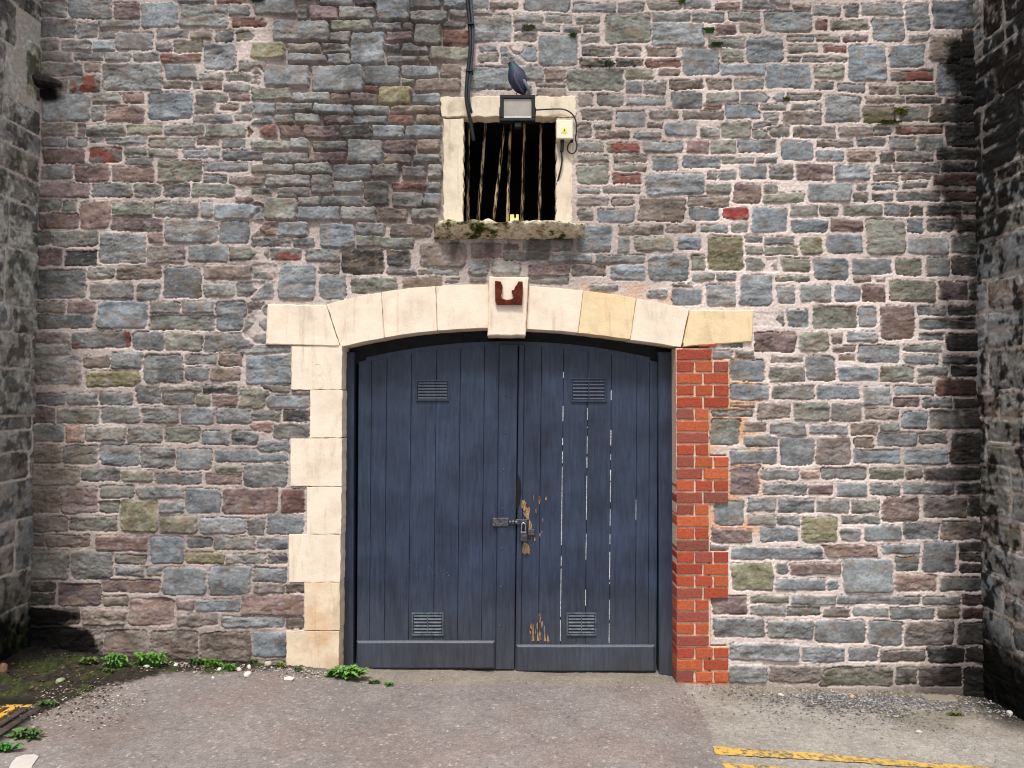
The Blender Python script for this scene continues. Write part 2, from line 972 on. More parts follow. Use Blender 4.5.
def bump(nt, b, src, strength=.4, dist=.004, prev=None):
    n = nd(nt, 'ShaderNodeBump'); n.inputs['Strength'].default_value = strength; n.inputs['Distance'].default_value = dist
    nt.links.new(src, n.inputs['Height'])
    if prev: nt.links.new(prev, n.inputs['Normal'])
    nt.links.new(n.outputs[0], b.inputs['Normal']); return n.outputs[0]

def attr_mat(name, rough=.92, spec=.25, gscale=160, gstr=.5, contrast=.35, bdist=.003):
    m, nt, b = new_mat(name, rough, spec)
    a = nd(nt, 'ShaderNodeAttribute'); a.attribute_name = 'Col'
    n = noise_node(nt, gscale, 4, .7)
    g = ramp(nt, n, [(.25, (1-contrast,)*3), (.75, (1+contrast,)*3)])
    nt.links.new(mixc(nt, 1.0, a.outputs['Color'], g, 'MULTIPLY'), b.inputs['Base Color'])
    bump(nt, b, n, gstr, bdist)
    return m

def flecked(name, c1, c2, scale=30, rough=.8, spec=.3, bs=.3, bd=.003, metal=0, stretch=None, lo=.35, hi=.65, detail=6):
    m, nt, b = new_mat(name, rough, spec)
    n = noise_node(nt, scale, detail, .65, stretch=stretch)
    nt.links.new(ramp(nt, n, [(lo, tuple(c1)), (hi, tuple(c2))]), b.inputs['Base Color'])
    b.inputs['Metallic'].default_value = metal
    if bs: bump(nt, b, n, bs, bd)
    return m

# ------------------------------------------------------------------ object helpers
def tag(o, label=None, cat=None, group=None, kind=None):
    if label: o['label'] = label
    if cat: o['category'] = cat
    if group: o['group'] = group
    if kind: o['kind'] = kind
    return o
def empty(name, loc, label=None, cat=None, group=None):
    o = bpy.data.objects.new(name, None); COL.objects.link(o); o.location = loc; o.empty_display_size = .1
    return tag(o, label, cat, group)
def link(name, me, parent=None, loc=None):
    o = bpy.data.objects.new(name, me); COL.objects.link(o)
    if parent is not None:
        o.parent = parent
        bpy.context.view_layer.update() if False else None
    if loc is not None: o.location = loc
    return o
class MB:
    """collects shapes in world coordinates and links them as one mesh object"""
    def __init__(s): s.v = []; s.f = []; s.mi = []; s.c = []; s.cur = 0; s.col = (1, 1, 1)
    def add(s, vs, fs):
        k = len(s.v); s.v += [tuple(v) for v in vs]; s.f += [tuple(i+k for i in f) for f in fs]
        s.mi += [s.cur]*len(fs); s.c += [s.col]*len(vs); return s
    def prism(s, pts, y0, y1, bev=.004, jit=0, seg=0, rng=random):
        """outline in x,z (any order), front at y0 (towards camera), back y1"""
        a = sum(pts[i][0]*pts[(i+1) % len(pts)][1]-pts[(i+1) % len(pts)][0]*pts[i][1] for i in range(len(pts)))
        if a < 0: pts = pts[::-1]
        if seg:
            q = []
            for i, p in enumerate(pts):
                r = pts[(i+1) % len(pts)]; L = math.hypot(r[0]-p[0], r[1]-p[1]); n = max(1, int(L/seg))
                for j in range(n):
                    f = j/n; q.append((p[0]+(r[0]-p[0])*f+rng.uniform(-jit, jit), p[1]+(r[1]-p[1])*f+rng.uniform(-jit, jit)))
            pts = q
        n = len(pts); inn = []
        for i in range(n):
            p, q, r = Vector(pts[i-1]), Vector(pts[i]), Vector(pts[(i+1) % n])
            d1 = (q-p).normalized() if (q-p).length > 1e-9 else Vector((1, 0)); d2 = (r-q).normalized() if (r-q).length > 1e-9 else d1
            n1 = Vector((-d1.y, d1.x)); n2 = Vector((-d2.y, d2.x)); m = n1+n2
            if m.length < .2: m = n1
            m.normalize(); k = max(.5, m.dot(n1)); w = q+m*(bev/k); inn.append((w.x, w.y))
        vs = [(x, y1, z) for x, z in pts]+[(x, y0+bev, z) for x, z in pts]+[(x, y0, z) for x, z in inn]
        fs = []
        for i in range(n):
            j = (i+1) % n
            fs.append((i, j, n+j, n+i)); fs.append((n+i, n+j, 2*n+j, 2*n+i))
        fs.append(tuple(range(2*n, 3*n))); fs.append(tuple(reversed(range(n))))
        return s.add(vs, fs)
    def box(s, x0, x1, y0, y1, z0, z1, bev=.003):
        bev = min(bev, (x1-x0)*.3, (z1-z0)*.3, (y1-y0)*.4)
        return s.prism([(x0, z0), (x1, z0), (x1, z1), (x0, z1)], y0, y1, bev)
    def tube(s, pts, r, n=8, caps=True):
        pts = [Vector(p) for p in pts]; rs = r if isinstance(r, (list, tuple)) else [r]*len(pts)
        rings = []; up = None
        for i, p in enumerate(pts):
            d = (pts[min(i+1, len(pts)-1)]-pts[max(i-1, 0)]).normalized()
            if up is None: up = d.orthogonal().normalized()
            up = (up-d*up.dot(d)).normalized(); w = d.cross(up)
            rings.append([p+(up*math.cos(t)+w*math.sin(t))*rs[i] for t in [2*math.pi*k/n for k in range(n)]])
        vs = [v for g in rings for v in g]; fs = []
        for i in range(len(rings)-1):
            for k in range(n):
                fs.append((i*n+k, i*n+(k+1) % n, (i+1)*n+(k+1) % n, (i+1)*n+k))
        if caps: fs.append(tuple(reversed(range(n)))); fs.append(tuple((len(rings)-1)*n+k for k in range(n)))
        return s.add(vs, fs)
    def blob(s, c, rx, ry, rz, sub=1, jit=.2, rng=random):
        bm = bmesh.new(); bmesh.ops.create_icosphere(bm, subdivisions=sub, radius=1)
        a = rng.uniform(0, 6.3)
        vs = []
        for v in bm.verts:
            k = 1+rng.uniform(-jit, jit); x, y, z = v.co.x*rx*k, v.co.y*ry*k, v.co.z*rz*k
            vs.append((c[0]+x*math.cos(a)-y*math.sin(a), c[1]+x*math.sin(a)+y*math.cos(a), c[2]+z))
        fs = [tuple(v.index for v in f.verts) for f in bm.faces]; bm.free()
        return s.add(vs, fs)
    def build(s, name, mats, parent=None, smooth=False):
        if not isinstance(mats, (list, tuple)): mats = [mats]
        o0 = Vector((0, 0, 0)) if parent is None else world_loc(parent)
        if parent is None:
            n = len(s.v); o0 = Vector((sum(v[0] for v in s.v)/n, sum(v[1] for v in s.v)/n, min(v[2] for v in s.v)))
        me = bpy.data.meshes.new(name)
        me.from_pydata([(v[0]-o0.x, v[1]-o0.y, v[2]-o0.z) for v in s.v], [], s.f)
        for m in mats: me.materials.append(m)
        me.polygons.foreach_set('material_index', s.mi)
        if smooth: me.polygons.foreach_set('use_smooth', [True]*len(s.f))
        a = me.color_attributes.new('Col', 'FLOAT_COLOR', 'POINT')
        a.data.foreach_set('color', [q for c in s.c for q in (c[0], c[1], c[2], 1)])
        me.update()
        o = link(name, me, parent)
        if parent is None: o.location = o0
        return o
def world_loc(o):
    v = Vector(o.location); p = o.parent
    while p is not None: v += Vector(p.location); p = p.parent
    return v
# ================================================================== WALLS
def PX(px): return (px-512)/156.8
def PZ(py): return 1.73+(397-py)/156.8
M_STONE = attr_mat('rubble_stone', .88, .12, 220, .5, .30, .0025)

def mortar_main(U, V):
    c = np.empty(U.shape+(3,)); c[:] = lin((220,206,200))*1.0
    right = ss(-.6, 1.6, U)[..., None]
    c = c*(.80+.22*right)
    g = ss(.45, .75, fbm(U*1.1, V*1.4, 901, 4))[..., None]
    c = c*(1-g*.40)+g*.40*lin((126,112,104))
    up = (ss(PX(250), PX(300), U)*ss(PX(470), PX(400), U)*ss(PZ(280), PZ(150), V))[..., None]
    c = c*(1-.42*up)+.42*up*lin((110,98,90))
    o = (ss(PX(690), PX(705), U)*ss(PX(775), PX(745), U)*ss(PZ(545), PZ(525), V)*ss(PZ(345), PZ(365), V)*ss(.36, .5, fbm(U*5, V*5, 905, 3)))[..., None]
    o2 = (ss(PX(560), PX(580), U)*ss(PX(690), PX(670), U)*ss(PZ(309), PZ(303), V)*ss(PZ(280), PZ(286), V))[..., None]
    o = np.maximum(o, o2*.55*ss(.4, .55, fbm(U*9, V*12, 906, 3))[..., None])
    c = c*(1-.85*o)+.85*o*lin((216,168,132))*.95
    lowl = (ss(PZ(560), PZ(640), V)*ss(PX(330), PX(250), U))[..., None]
    c = c*(1-.45*lowl)+.45*lowl*lin((120,104,95))
    return c

def build_main_wall():
    res = .0056
    us = np.arange(-3.12, 3.10, res)
    vs = np.concatenate([np.arange(-.45, 4.33, res), np.arange(4.34, 5.6, .02)])
    U, V = np.meshgrid(us, vs)
    st = []
    for x0, y0, x1, y1, k in read_survey():
        a = at(x0, y1); b = at(x1, y0)
        st.append((a.x, a.z, b.x, b.z, k))
    rng = random.Random(5)
    # occupancy on a coarse raster, to fill what the survey left open
    S = 100
    occ = np.zeros((int(6.2*S), int(6.3*S)), bool)
    def mark(a, b, c, d, m=.015):
        i0, i1 = int((a-m+3.12)*S), int((c+m+3.12)*S)+1; j0, j1 = int((b-m+.45)*S), int((d+m+.45)*S)+1
        occ[max(j0, 0):max(j1, 0), max(i0, 0):max(i1, 0)] = True
    for s in st: mark(*s[:4], m=.008)
    for (x0, y0, x1, y1) in [(268,285,753,346),(287,340,730,700),(440,95,578,240)]:
        a = at(x0, y1); b = at(x1, y0); mark(a.x, a.z, b.x, b.z, 0)
    occ[:, :1] = True
    kinds = 'ggbgwopg'
    extra = []
    for y0, y1, lo, hi in ((4.30, 5.62, .07, .17),):
        for s in gen_courses(-3.1, 3.05, y0, y1, rng, lo, hi, .16, .36, kinds): extra.append(s)
        occ[int((y0+.45)*S):] = True
    for s in gen_courses(-3.1, 3.05, -.45, -.19, rng, .10, .14, .25, .4, 'wgg'):
        if s[3] < -.165: extra.append(s)
    occ[:int((-.14+.45)*S)] = True
    for j in range(0, occ.shape[0]-6, 2):
        i = 0
        while i < int(6.12*S)-8:
            if not occ[j:j+5, i:i+8].any():
                w = 8
                while w < 26 and i+w+1 < occ.shape[1] and not occ[j:j+5, i+w+1].any(): w += 1
                h = 5
                while h < 13 and j+h+1 < occ.shape[0] and not occ[j+h+1, i:i+w].any(): h += 1
                a, b = i/S-3.12, j/S-.45
                s = (a+.004, b+.004, a+w/S-.004, b+h/S-.004, rng.choice('ggwgk' if a > 2.5 else kinds)); extra.append(s)
                occ[j:j+h, i:i+w] = True
                i += w
            else: i += 2
    print('traced', len(st), 'filled', len(extra))
    H, C, stone = rubble(U, V, st+extra, 11, mortar_main)
    # rougher, more sunken joints left of the window
    up = ss(PX(240), PX(300), U)*ss(PX(490), PX(430), U)*ss(PZ(290), PZ(200), V)
    H = np.where(stone, H+.010*up, H-.018*up)
    # slim render patch and splash-back at the foot
    foot = ss(.09, -.04, V-np.interp(U, GXX, GZZ))*ss(.40, .55, fbm(U*5, V*9, 77, 4)+.12)
    C = C*(1-.7*foot[..., None])+.7*foot[..., None]*lin((112,102,92))
    # soot-black mould: drips in both inner corners and at the foot of the left one
    n1 = fbm(U*5, V*1.6, 301, 5); n2 = fbm(U*30, V*22, 302, 4)
    nn = (n1-.5)*.9+(n2-.5)*.5
    edge = np.interp(V, [PZ(720), PZ(690), PZ(640), PZ(560), PZ(430), PZ(240), PZ(150), PZ(60), PZ(0), 6],
                        [PX(880), PX(915), PX(958), PX(968), PX(962), PX(963), PX(948), PX(962), PX(985), PX(985)])
    m = ss(-.27, .07, U-edge+nn*.36)*(.86+.14*n1)
    soft = ss(-.55, .1, U-edge+nn*.5)*.35
    kx = np.interp(V, [PZ(700), PZ(655), PZ(640), PZ(628), PZ(622), PZ(618), PZ(611), PZ(603)], [PX(118), PX(108), PX(102), PX(90), PX(62), PX(82), PX(80), PX(10)])
    m2 = ss(-.02, .04, kx-U+(n2-.5)*.10)
    d3 = np.hypot((U-PX(45))*1.0, (V-PZ(92))*1.6)
    m3 = ss(.11, .05, d3+(n2-.5)*.06)
    d4 = np.hypot((U-PX(966)), (V-PZ(62))*.55)
    m4 = ss(.16, .07, d4+(n2-.5)*.08)
    m5 = ss(PX(60), PX(32), U)*.45*ss(.3, .6, n1)
    speck = ss(.58, .70, fbm(U*9, V*12, 305, 5))*.30*ss(PX(520), PX(300), U)
    wob = (fbm(U*3, V*2, 308, 4)-.5)*1.2
    damp = ss(PX(250), PX(380), U+wob)*ss(PX(500), PX(420), U+wob*.5)*ss(PZ(300), PZ(200), V+wob*.6)*ss(.42, .66, fbm(U*6, V*4, 306, 5))*.46
    under = ss(PX(425), PX(445), U)*ss(PX(600), PX(575), U)*ss(PZ(285), PZ(244), V)*ss(PZ(236), PZ(240), V)*ss(.45, .62, fbm(U*14, V*2.5, 307, 4))*.5
    speck = np.maximum.reduce([speck, damp, under])
    M = np.clip(np.maximum.reduce([m, soft, m2, m3, m4, m5, speck]), 0, 1)*.985
    M = M*np.where(stone | (V > PZ(330)) | (U < -2), 1, .80)
    C = C*(1-M[..., None])+M[..., None]*lin((15,14,14))*(.6+.9*n2)[..., None]
    # brown-olive film low on the left
    ol = (ss(PX(120), PX(40), U)*ss(PZ(380), PZ(480), V)*.35)[..., None]
    ol = ol*(1-M[..., None]); C = C*(1-ol)+ol*lin((98,88,74))
    # green algae under the sill and a few wisps
    al = (np.exp(-((U-PX(880))**2/.03+(V-PZ(118))**2/.004))*ss(.45, .6, n2))[..., None]
    C = C*(1-.55*al)+.55*al*lin((84,94,52))
    # behind dressed stones the face is cut back
    def cut(poly):
        nonlocal H
        a = at(poly[0], poly[3]); b = at(poly[2], poly[1])
        inside = (U > a.x) & (U < b.x) & (V > a.z) & (V < b.z)
        H = np.where(inside, -.03, H)
    for q in [(445,99,573,116),(445,116,571,224),(437,225,582,238),(294,347,342,388),(313,388,342,438),(293,440,342,485),
              (309,485,342,535),(292,536,342,580),(308,580,342,630),(290,631,342,700),(270,306,326,343),(690,312,750,341),
              (492,279,524,330),(678,343,709,700),(678,362,726,407),(678,455,726,500),(678,549,726,598),(678,645,726,700)]:
        cut(q)
    xs = [326, 382, 436, 489, 527, 583, 636, 690]; ys = [308, 294, 289, 288, 288, 293.5, 301, 312]
    ex = np.interp(U, [at(x, y).x for x, y in zip(xs, ys)], [at(x, y).z for x, y in zip(xs, ys)])
    H = np.where((V < ex-.012) & (V > PZ(345)) & (U > PX(327)) & (U < PX(689)), -.03, H)
    P = np.stack([U, -H, V], -1)
    # holes
    um = (U[:-1, :-1]+U[1:, 1:])/2; vm = (V[:-1, :-1]+V[1:, 1:])/2
    a = at(321, 0); b = at(698, 0)
    arch = PZ(322)-(um/1.08)**2*.085
    keep = ~((um > a.x) & (um < b.x) & (vm < arch))
    a = at(452, 230); b = at(566, 106)
    keep &= ~((um > a.x) & (um < b.x) & (vm > a.z) & (vm < b.z))
    return make_grid_mesh('stone_wall', P, keep, C, M_STONE)

def side_mortar(base):
    def f(U, V):
        c = np.empty(U.shape+(3,)); c[:] = lin(base)*.85; return c
    return f
def build_side_wall(sign):
    """U runs from the inner corner (0) towards the camera"""
    res = .0075
    us = np.concatenate([np.arange(0, .62, res), np.arange(.63, .98, .02)])
    vs = np.concatenate([np.arange(-.4, 4.5, res), np.arange(4.51, 5.6, .03)])
    U, V = np.meshgrid(us, vs)
    rng = random.Random(21+sign)
    if sign < 0:
        st = gen_courses(-.02, 1.8, -.4, 5.6, rng, .13, .36, .18, .55, 'gggbgo', .018)
        st = [s for s in st if not (s[2] > .02 and s[0] < .17 and s[3] > 3.60 and s[1] < 4.0)]
        st += [(.0, 3.62, .16, 3.97, 'y')]
    else:
        st = gen_courses(-.02, 1.8, -.4, 5.6, rng, .12, .42, .16, .5, 'ggbbwgo', .024)
    H, C, stone = rubble(U, V, st, 41+sign, side_mortar((198,190,182) if sign < 0 else (206,196,188)), .6)
    H = H*.7
    n1 = fbm(U*4, V*2.2, 311+sign, 5); n2 = fbm(U*26, V*22, 312+sign, 5); n3 = fbm(U*60, V*60, 313, 3)
    if sign < 0:
        lich = ss(.46, .60, n2*.6+n1*.4)*ss(.6, 2.4, V)
        C = C*(1-.85*lich[..., None])+.85*lich[..., None]*lin((190,192,188))*(.35+1.1*n3)[..., None]
        dk = ss(.52, .62, fbm(U*18, V*14, 317, 5))*.6*stone
        M = np.maximum(dk, ss(.52, .30, V+(n2-.5)*.3-(U*.05)))
        
    else:
        th = np.interp(V, [-.4, .3, 1.0, 2.0, 3.0, 4.4], [.42, .54, .54, .52, .47, .44])
        M = ss(-.05, .07, (n1*.55+n2*.45)-th)*.93
        M = M*np.where(stone, 1, .55+.45*ss(.4, .6, fbm(U*6, V*3, 340, 4)))
        low = ss(.45, .15, V+(n2-.5)*.25+U*.2)
        M = np.maximum(M, low)
        wh = ss(.52, .60, fbm(U*14, V*9, 330, 5))*ss(.05, .15, U)*.4
        C = C*(1-wh[..., None])+wh[..., None]*lin((172,176,178))
    C = C*(1-M[..., None])+M[..., None]*lin((14,14,13))*(.6+.9*n2)[..., None]
    if sign < 0:
        gr = (ss(.5, .35, V-.12)*ss(.5, .6, n2))[..., None]*.4
        C = C*(1-gr)+gr*lin((60,70,30))
    x0 = -3.055 if sign < 0 else 2.985
    # a very slight batter, as the inner corners lean together towards the top
    lean = (V*.006) if sign < 0 else (-V*.004)
    X = x0+lean - sign*H
    P = np.stack([X, -U+.03, V], -1)
    keep = np.ones((U.shape[0]-1, U.shape[1]-1), bool)
    if sign < 0: P = P[:, ::-1]; C = C[:, ::-1]
    return make_grid_mesh('side_wall', P, keep, C, M_STONE)

wall = link('stone_wall', build_main_wall())
tag(wall, 'tall wall of grey and purple rubble stone with pale pink mortar, facing the viewer around the gate', 'stone wall')
lw = link('side_wall', build_side_wall(-1))
tag(lw, 'pale lichen-speckled stone side wall at the left inner corner, black at its foot', 'side wall')
rw = link('side_wall', build_side_wall(1))
tag(rw, 'black mould-stained stone side wall at the right inner corner', 'side wall')
# solid bodies behind the two returns and the facade, so that the walls have thickness
M_CORE = flecked('wall_core', lin((60,56,52)), lin((90,84,78)), 8)
m = MB(); m.box(-4.1, -3.13, -.94, .5, -.5, 5.6); m.build('wall_core', M_CORE, lw)
m = MB(); m.box(3.06, 4.1, -.94, .5, -.5, 5.6); m.build('wall_core', M_CORE, rw)
m = MB()
m.box(-3.1, PX(300), .09, .6, -.5, 5.58); m.box(PX(720), 3.05, .09, .6, -.5, 5.58)
m.box(PX(300), PX(436), .09, .6, PZ(310), 5.58); m.box(PX(585), PX(720), .09, .6, PZ(310), 5.58)
m.box(PX(436), PX(585), .09, .6, PZ(95), 5.58); m.box(PX(436), PX(585), .09, .6, PZ(310), PZ(242))
m.build('wall_core', M_CORE, wall)
# broken stub of stone in the left corner
rg = random.Random(3)
m = MB(); p = at(46, 82)
vs = []
for i, (u, r) in enumerate([(0, .050), (.06, .054), (.12, .045), (.165, .026), (.185, .008)]):
    for k in range(9):
        t = 2*math.pi*k/9; vs.append((-3.06+u, -.03+math.cos(t)*.05*r/.05+rg.uniform(-.006, .006), p.z+math.sin(t)*r*.8+rg.uniform(-.006, .006)-u*.12))
m.add(vs, [(i*9+k, i*9+(k+1) % 9, (i+1)*9+(k+1) % 9, (i+1)*9+k) for i in range(4) for k in range(9)]+[tuple(36+k for k in range(9))])
M_SOOT = flecked('sooty_stone', lin((24,23,22)), lin((70,66,60)), 22, bs=.6, bd=.01, lo=.45, hi=.7)
o = m.build('stone_stub', M_SOOT, lw, smooth=False)

# ================================================================== GROUND
def build_ground():
    fx = np.arange(-3.15, 3.1, .0075); fy = np.arange(-1.75, .2, .0075)
    xs = np.concatenate([[-60, -30, -15, -8, -5, -4], fx, [4, 5, 8, 15, 30, 60]])
    ys = np.concatenate([[-60, -35, -20, -12, -8, -6, -5, -4, -3.2, -2.6, -2.1], fy, [.6]])
    X, Y = np.meshgrid(xs, ys)
    inside = ((X > -3.2) & (X < 3.2) & (Y > -1.8)).astype(float)
    Z = ground_arr(X, Y)
    n0 = fbm(X*.9, Y*.9, 501, 4); n1 = fbm(X*6, Y*6, 502, 5); n2 = fbm(X*45, Y*45, 503, 3); n3 = fbm(X*110, Y*110, 504, 2)
    cell = vnoise(X*95, Y*95, 505)
    # right of this line the surface is paler, older concrete-like tarmac
    def gx(px, py): q = on_ground(px, py); return q.y, q.x
    pts = sorted([gx(*p) for p in [(676,680),(690,697),(702,712),(712,735),(722,768)]])
    bx = np.interp(Y, [p[0] for p in pts], [p[1] for p in pts]) + (n1-.5)*.05
    rightm = ss(-.015, .03, X-bx)
    asp = lin((146,137,134))*.84; asp2 = lin((160,154,146))*.88
    c = asp*(1-rightm[..., None])+asp2*rightm[..., None]
    c = c*(.80+.4*n0)[..., None]*(.80+.40*n1)[..., None]*(.78+.44*n3)[..., None]*(.80+.4*n2)[..., None]
    warm = (ss(.5, .68, fbm(X*2, Y*2, 506, 4))*.28)[..., None]; c = c*(1-warm)+warm*lin((128,108,98))*(.7+.5*n3)[..., None]
    chips = (ss(.86, .94, cell))[..., None]*.6; c = c*(1-chips)+chips*lin((196,190,184))
    dk = ss(.10, .04, cell)[..., None]*.5; c = c*(1-dk)+dk*lin((50,46,44))
    # cement threshold before the gate
    th = ss(.0, .05, Y+.16+(n1-.5)*.12)*ss(-1.15, -1.05, X)*ss(1.12, 1.05, X)
    thc = lin((150,140,128))*.8*(.75+.5*n1)[..., None]*(.85+.3*n2)[..., None]
    c = c*(1-.75*th[..., None])+.75*th[..., None]*thc
    # right foot: damp greenish grey mud near wall
    mud = ss(-.42, -.12, Y+(n1-.5)*.25)*ss(1.1, 1.3, X)
    c = c*(1-.6*mud[..., None])+.6*mud[..., None]*lin((118,108,94))*(.7+.5*n2)[..., None]
    gl = ss(.48, .62, fbm(X*2.6, Y*4, 508, 4))*ss(1.2, 1.5, X)*ss(-.75, -.45, Y)*.45
    c = c*(1-gl[..., None])+gl[..., None]*lin((104,102,80))*(.7+.5*n2)[..., None]
    # dark wet soil with moss in the left corner
    b2 = np.interp(X, [-3.2, -2.62, -2.5, -2.35, -2.1, -1.6, -1.1], [-1.35, -1.14, -.98, -.52, -.24, -.12, -.06])
    soil = ss(-.03, .05, Y-b2+(n1-.5)*.22)*ss(-1.0, -1.4, X)
    sc = lin((48,43,37))*(.45+1.1*n2)[..., None]*(.6+.8*n1)[..., None]
    moss = ss(.50, .60, fbm(X*12, Y*12, 509, 5))*.7
    mc = lin((62,72,30))*(.4+1.0*n2)[..., None]
    sc = sc*(1-moss[..., None])+moss[..., None]*mc
    c = c*(1-soil[..., None])+soil[..., None]*sc
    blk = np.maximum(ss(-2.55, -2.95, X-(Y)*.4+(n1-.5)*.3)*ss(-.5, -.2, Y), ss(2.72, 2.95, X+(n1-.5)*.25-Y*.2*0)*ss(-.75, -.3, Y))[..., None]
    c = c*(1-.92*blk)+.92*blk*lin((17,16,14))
    dr = np.maximum(ss(.09, .0, np.abs(X+2.72)-.23)*ss(.09, .0, np.abs(Y+.96)-.22), 0)[..., None]
    c = c*(1-dr)+dr*lin((30,27,24))
    cover = np.exp(-((Y-.0)/.14)**2)
    Z = Z + inside*((n1-.5)*.018 + (n2-.5)*.006 + (n3-.5)*.0035 + soil*(n2-.4)*.03 + mud*(n2-.5)*.012)
    # drain pit
    pit = (X > -2.945) & (X < -2.495) & (Y < -.745) & (Y > -1.195)
    Z = np.where(pit, Z-.22, Z)
    P = np.stack([X, Y, Z], -1)
    keep = np.ones((X.shape[0]-1, X.shape[1]-1), bool)
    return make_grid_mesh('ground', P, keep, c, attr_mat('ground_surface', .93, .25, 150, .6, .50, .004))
g = link('ground', build_ground()); g['kind'] = 'structure'
g['label'] = 'grey worn tarmac yard in front of the wall with soil and moss in the left corner'
# ================================================================== DRESSED STONE AROUND THE GATE
def P2(px, py, Y=0.0):
    a = at(px, py, Y); return (a.x, a.z)
def cream_mat(name, base, tint, seed=0, stain=.5):
    m, nt, b = new_mat(name, .8, .3)
    n = noise_node(nt, 5+seed, 6, .6); f = noise_node(nt, 60, 6, .75); w = noise_node(nt, 2.2, 6, .65)
    c = ramp(nt, n, [(.30, tuple(lin(base)*.80)), (.55, tuple(lin(base))), (.8, tuple(lin(base)*1.04))])
    t = ramp(nt, w, [(.55, (0, 0, 0)), (.72, (stain,)*3)])
    c = mixc(nt, t, c, tint)
    pits = ramp(nt, f, [(.24, (.45, .38, .30)), (.34, (1, 1, 1))])
    c = mixc(nt, .8, c, pits, 'MULTIPLY')
    s = noise_node(nt, 4, 7, .7, stretch=(5, 5, .8))
    c = mixc(nt, .55, c, ramp(nt, s, [(.30, (.62, .55, .47)), (.46, (1, 1, 1))]), 'MULTIPLY')
    g = noise_node(nt, 300, 3, .7)
    c = mixc(nt, 1, c, ramp(nt, g, [(.3, (.93,)*3), (.7, (1.05,)*3)]), 'MULTIPLY')
    nt.links.new(c, b.inputs['Base Color'])
    bp = bump(nt, b, n, .35, .02); bump(nt, b, f, .35, .004, bp)
    return m
CREAM = cream_mat('cream_limewash', (246,229,210), lin((238,208,170)), 0, .5)
CREAM_OLD = cream_mat('cream_limewash_worn', (236,216,190), lin((206,160,112)), 2, .75)
YELLOWISH = cream_mat('buff_limestone', (240,216,176), lin((224,186,132)), 3, .7)
JOINT = flecked('joint_mortar', lin((150,136,118)), lin((190,176,156)), 40, bs=.5)
rg = random.Random(12)
sur = empty('gate_surround', at(512, 672), 'cream painted stone arch and jambs around the gate, right jamb rebuilt in red brick', 'stone archway')
IX = [341,384.6,437.6,489,526,578,630,681]; IY = [347,337.8,331,328,329,333.2,339.5,347.4]
EX_ = [327,381.8,436,488.6,528.6,583,636,688.5]; EY = [305,292.3,286.6,285,286,291,298.9,310]
pi_ = np.polyfit(IX, IY, 4); pe_ = np.polyfit(EX_, EY, 4)
vm = [CREAM, CREAM, CREAM, None, CREAM, YELLOWISH, CREAM]
JB = MB()
for i in range(7):
    if i == 3: continue
    g_ = .3
    b0, b1, t0, t1 = IX[i]+g_, IX[i+1]-g_, EX_[i]+g_, EX_[i+1]-g_
    bot = [P2(b0+(b1-b0)*k/6, np.polyval(pi_, b0+(b1-b0)*k/6)) for k in range(7)]
    top = [P2(t0+(t1-t0)*k/6, np.polyval(pe_, t0+(t1-t0)*k/6)) for k in range(7)]
    m = MB(); m.prism(bot+top[::-1], -.010-rg.uniform(0, .006), .235, .0018, .0018, .03, rg)
    m.build('voussoir', vm[i], sur)
for poly, mt in (([(268.6,304.5),(326.3,305.2),(340,346.3),(266.5,344.5)], CREAM), ([(689.5,310.3),(753,310.5),(751,342),(682,347)], YELLOWISH)):
    m = MB(); m.prism([P2(*q) for q in poly], -.02, .235, .006, .002, .03, rg); m.build('springer_block', mt, sur)
m = MB(); m.prism([P2(*q, -.05) for q in [(487.5,335.5),(525.5,335.5),(528.5,277.5),(489,276.5)]], -.055, .235, .006, .0015, .03, rg)
key = m.build('keystone', CREAM, sur)
M_RUST = flecked('rusty_iron', lin((60,26,20)), lin((110,46,32)), 30, .95, .2, .9, .01)
m = MB()
ub = [(495,281),(500.5,281.5),(502.6,286),(502,292),(500.6,295.5),(502.3,298.8),(507,300),(512,299.2),(514.2,297),(512,293),(511.6,290.5),(514,290),(515,287),(517,284.5),(518.5,281.5),(522.6,281.8),(522.8,293),(522,304.6),(510,304.4),(497,304.6),(495.2,301)]
ubp = [P2(*q, -.075) for q in ub]
# build the U as front and back outlines with side walls
n = len(ubp); vs = [(x, -.08+rg.uniform(-.003, .003), z) for x, z in ubp]+[(x, -.05, z) for x, z in ubp]
m.add(vs, [tuple(range(n))]+[(i, i+n, (i+1) % n+n, (i+1) % n) for i in range(n)])
br = m.build('iron_bracket', M_RUST, key); tag(br, 'rusted U-shaped iron bracket')
for (x0, y0, x1, y1, mt) in [(292,346,342.6,389.6,CREAM),(310.6,390.3,342.8,437.6,CREAM),(291,438.4,342.6,486,CREAM),(307.5,486.8,342,533.6,CREAM),
                     (289.6,534.3,341.2,581.5,CREAM),(305,582.2,340.4,629.6,CREAM_OLD),(287,630.3,339.6,684,CREAM_OLD)]:
    m = MB(); m.prism([P2(x0, y0), P2(x1, y0), P2(x1-.4, y1), P2(x0, y1)], -.010-rg.uniform(0, .005), .235, .0018, .0022, .025, rg)
    m.build('quoin', mt, sur)
# mortar between the dressed stones
m = MB()
m.box(P2(314, 0)[0], P2(341, 0)[0], -.004, .2, P2(0, 690)[1], P2(0, 348)[1], .001)
tp = [P2(x, np.polyval(pe_, x)+2) for x in np.linspace(328, 688, 16)]; bt = [P2(x, np.polyval(pi_, x)-2) for x in np.linspace(343, 679, 16)]
for k in range(15): m.prism([bt[k], bt[k+1], tp[k+1], tp[k]], -.006, .22, .0005)
m.build('joint_mortar', JOINT, sur)
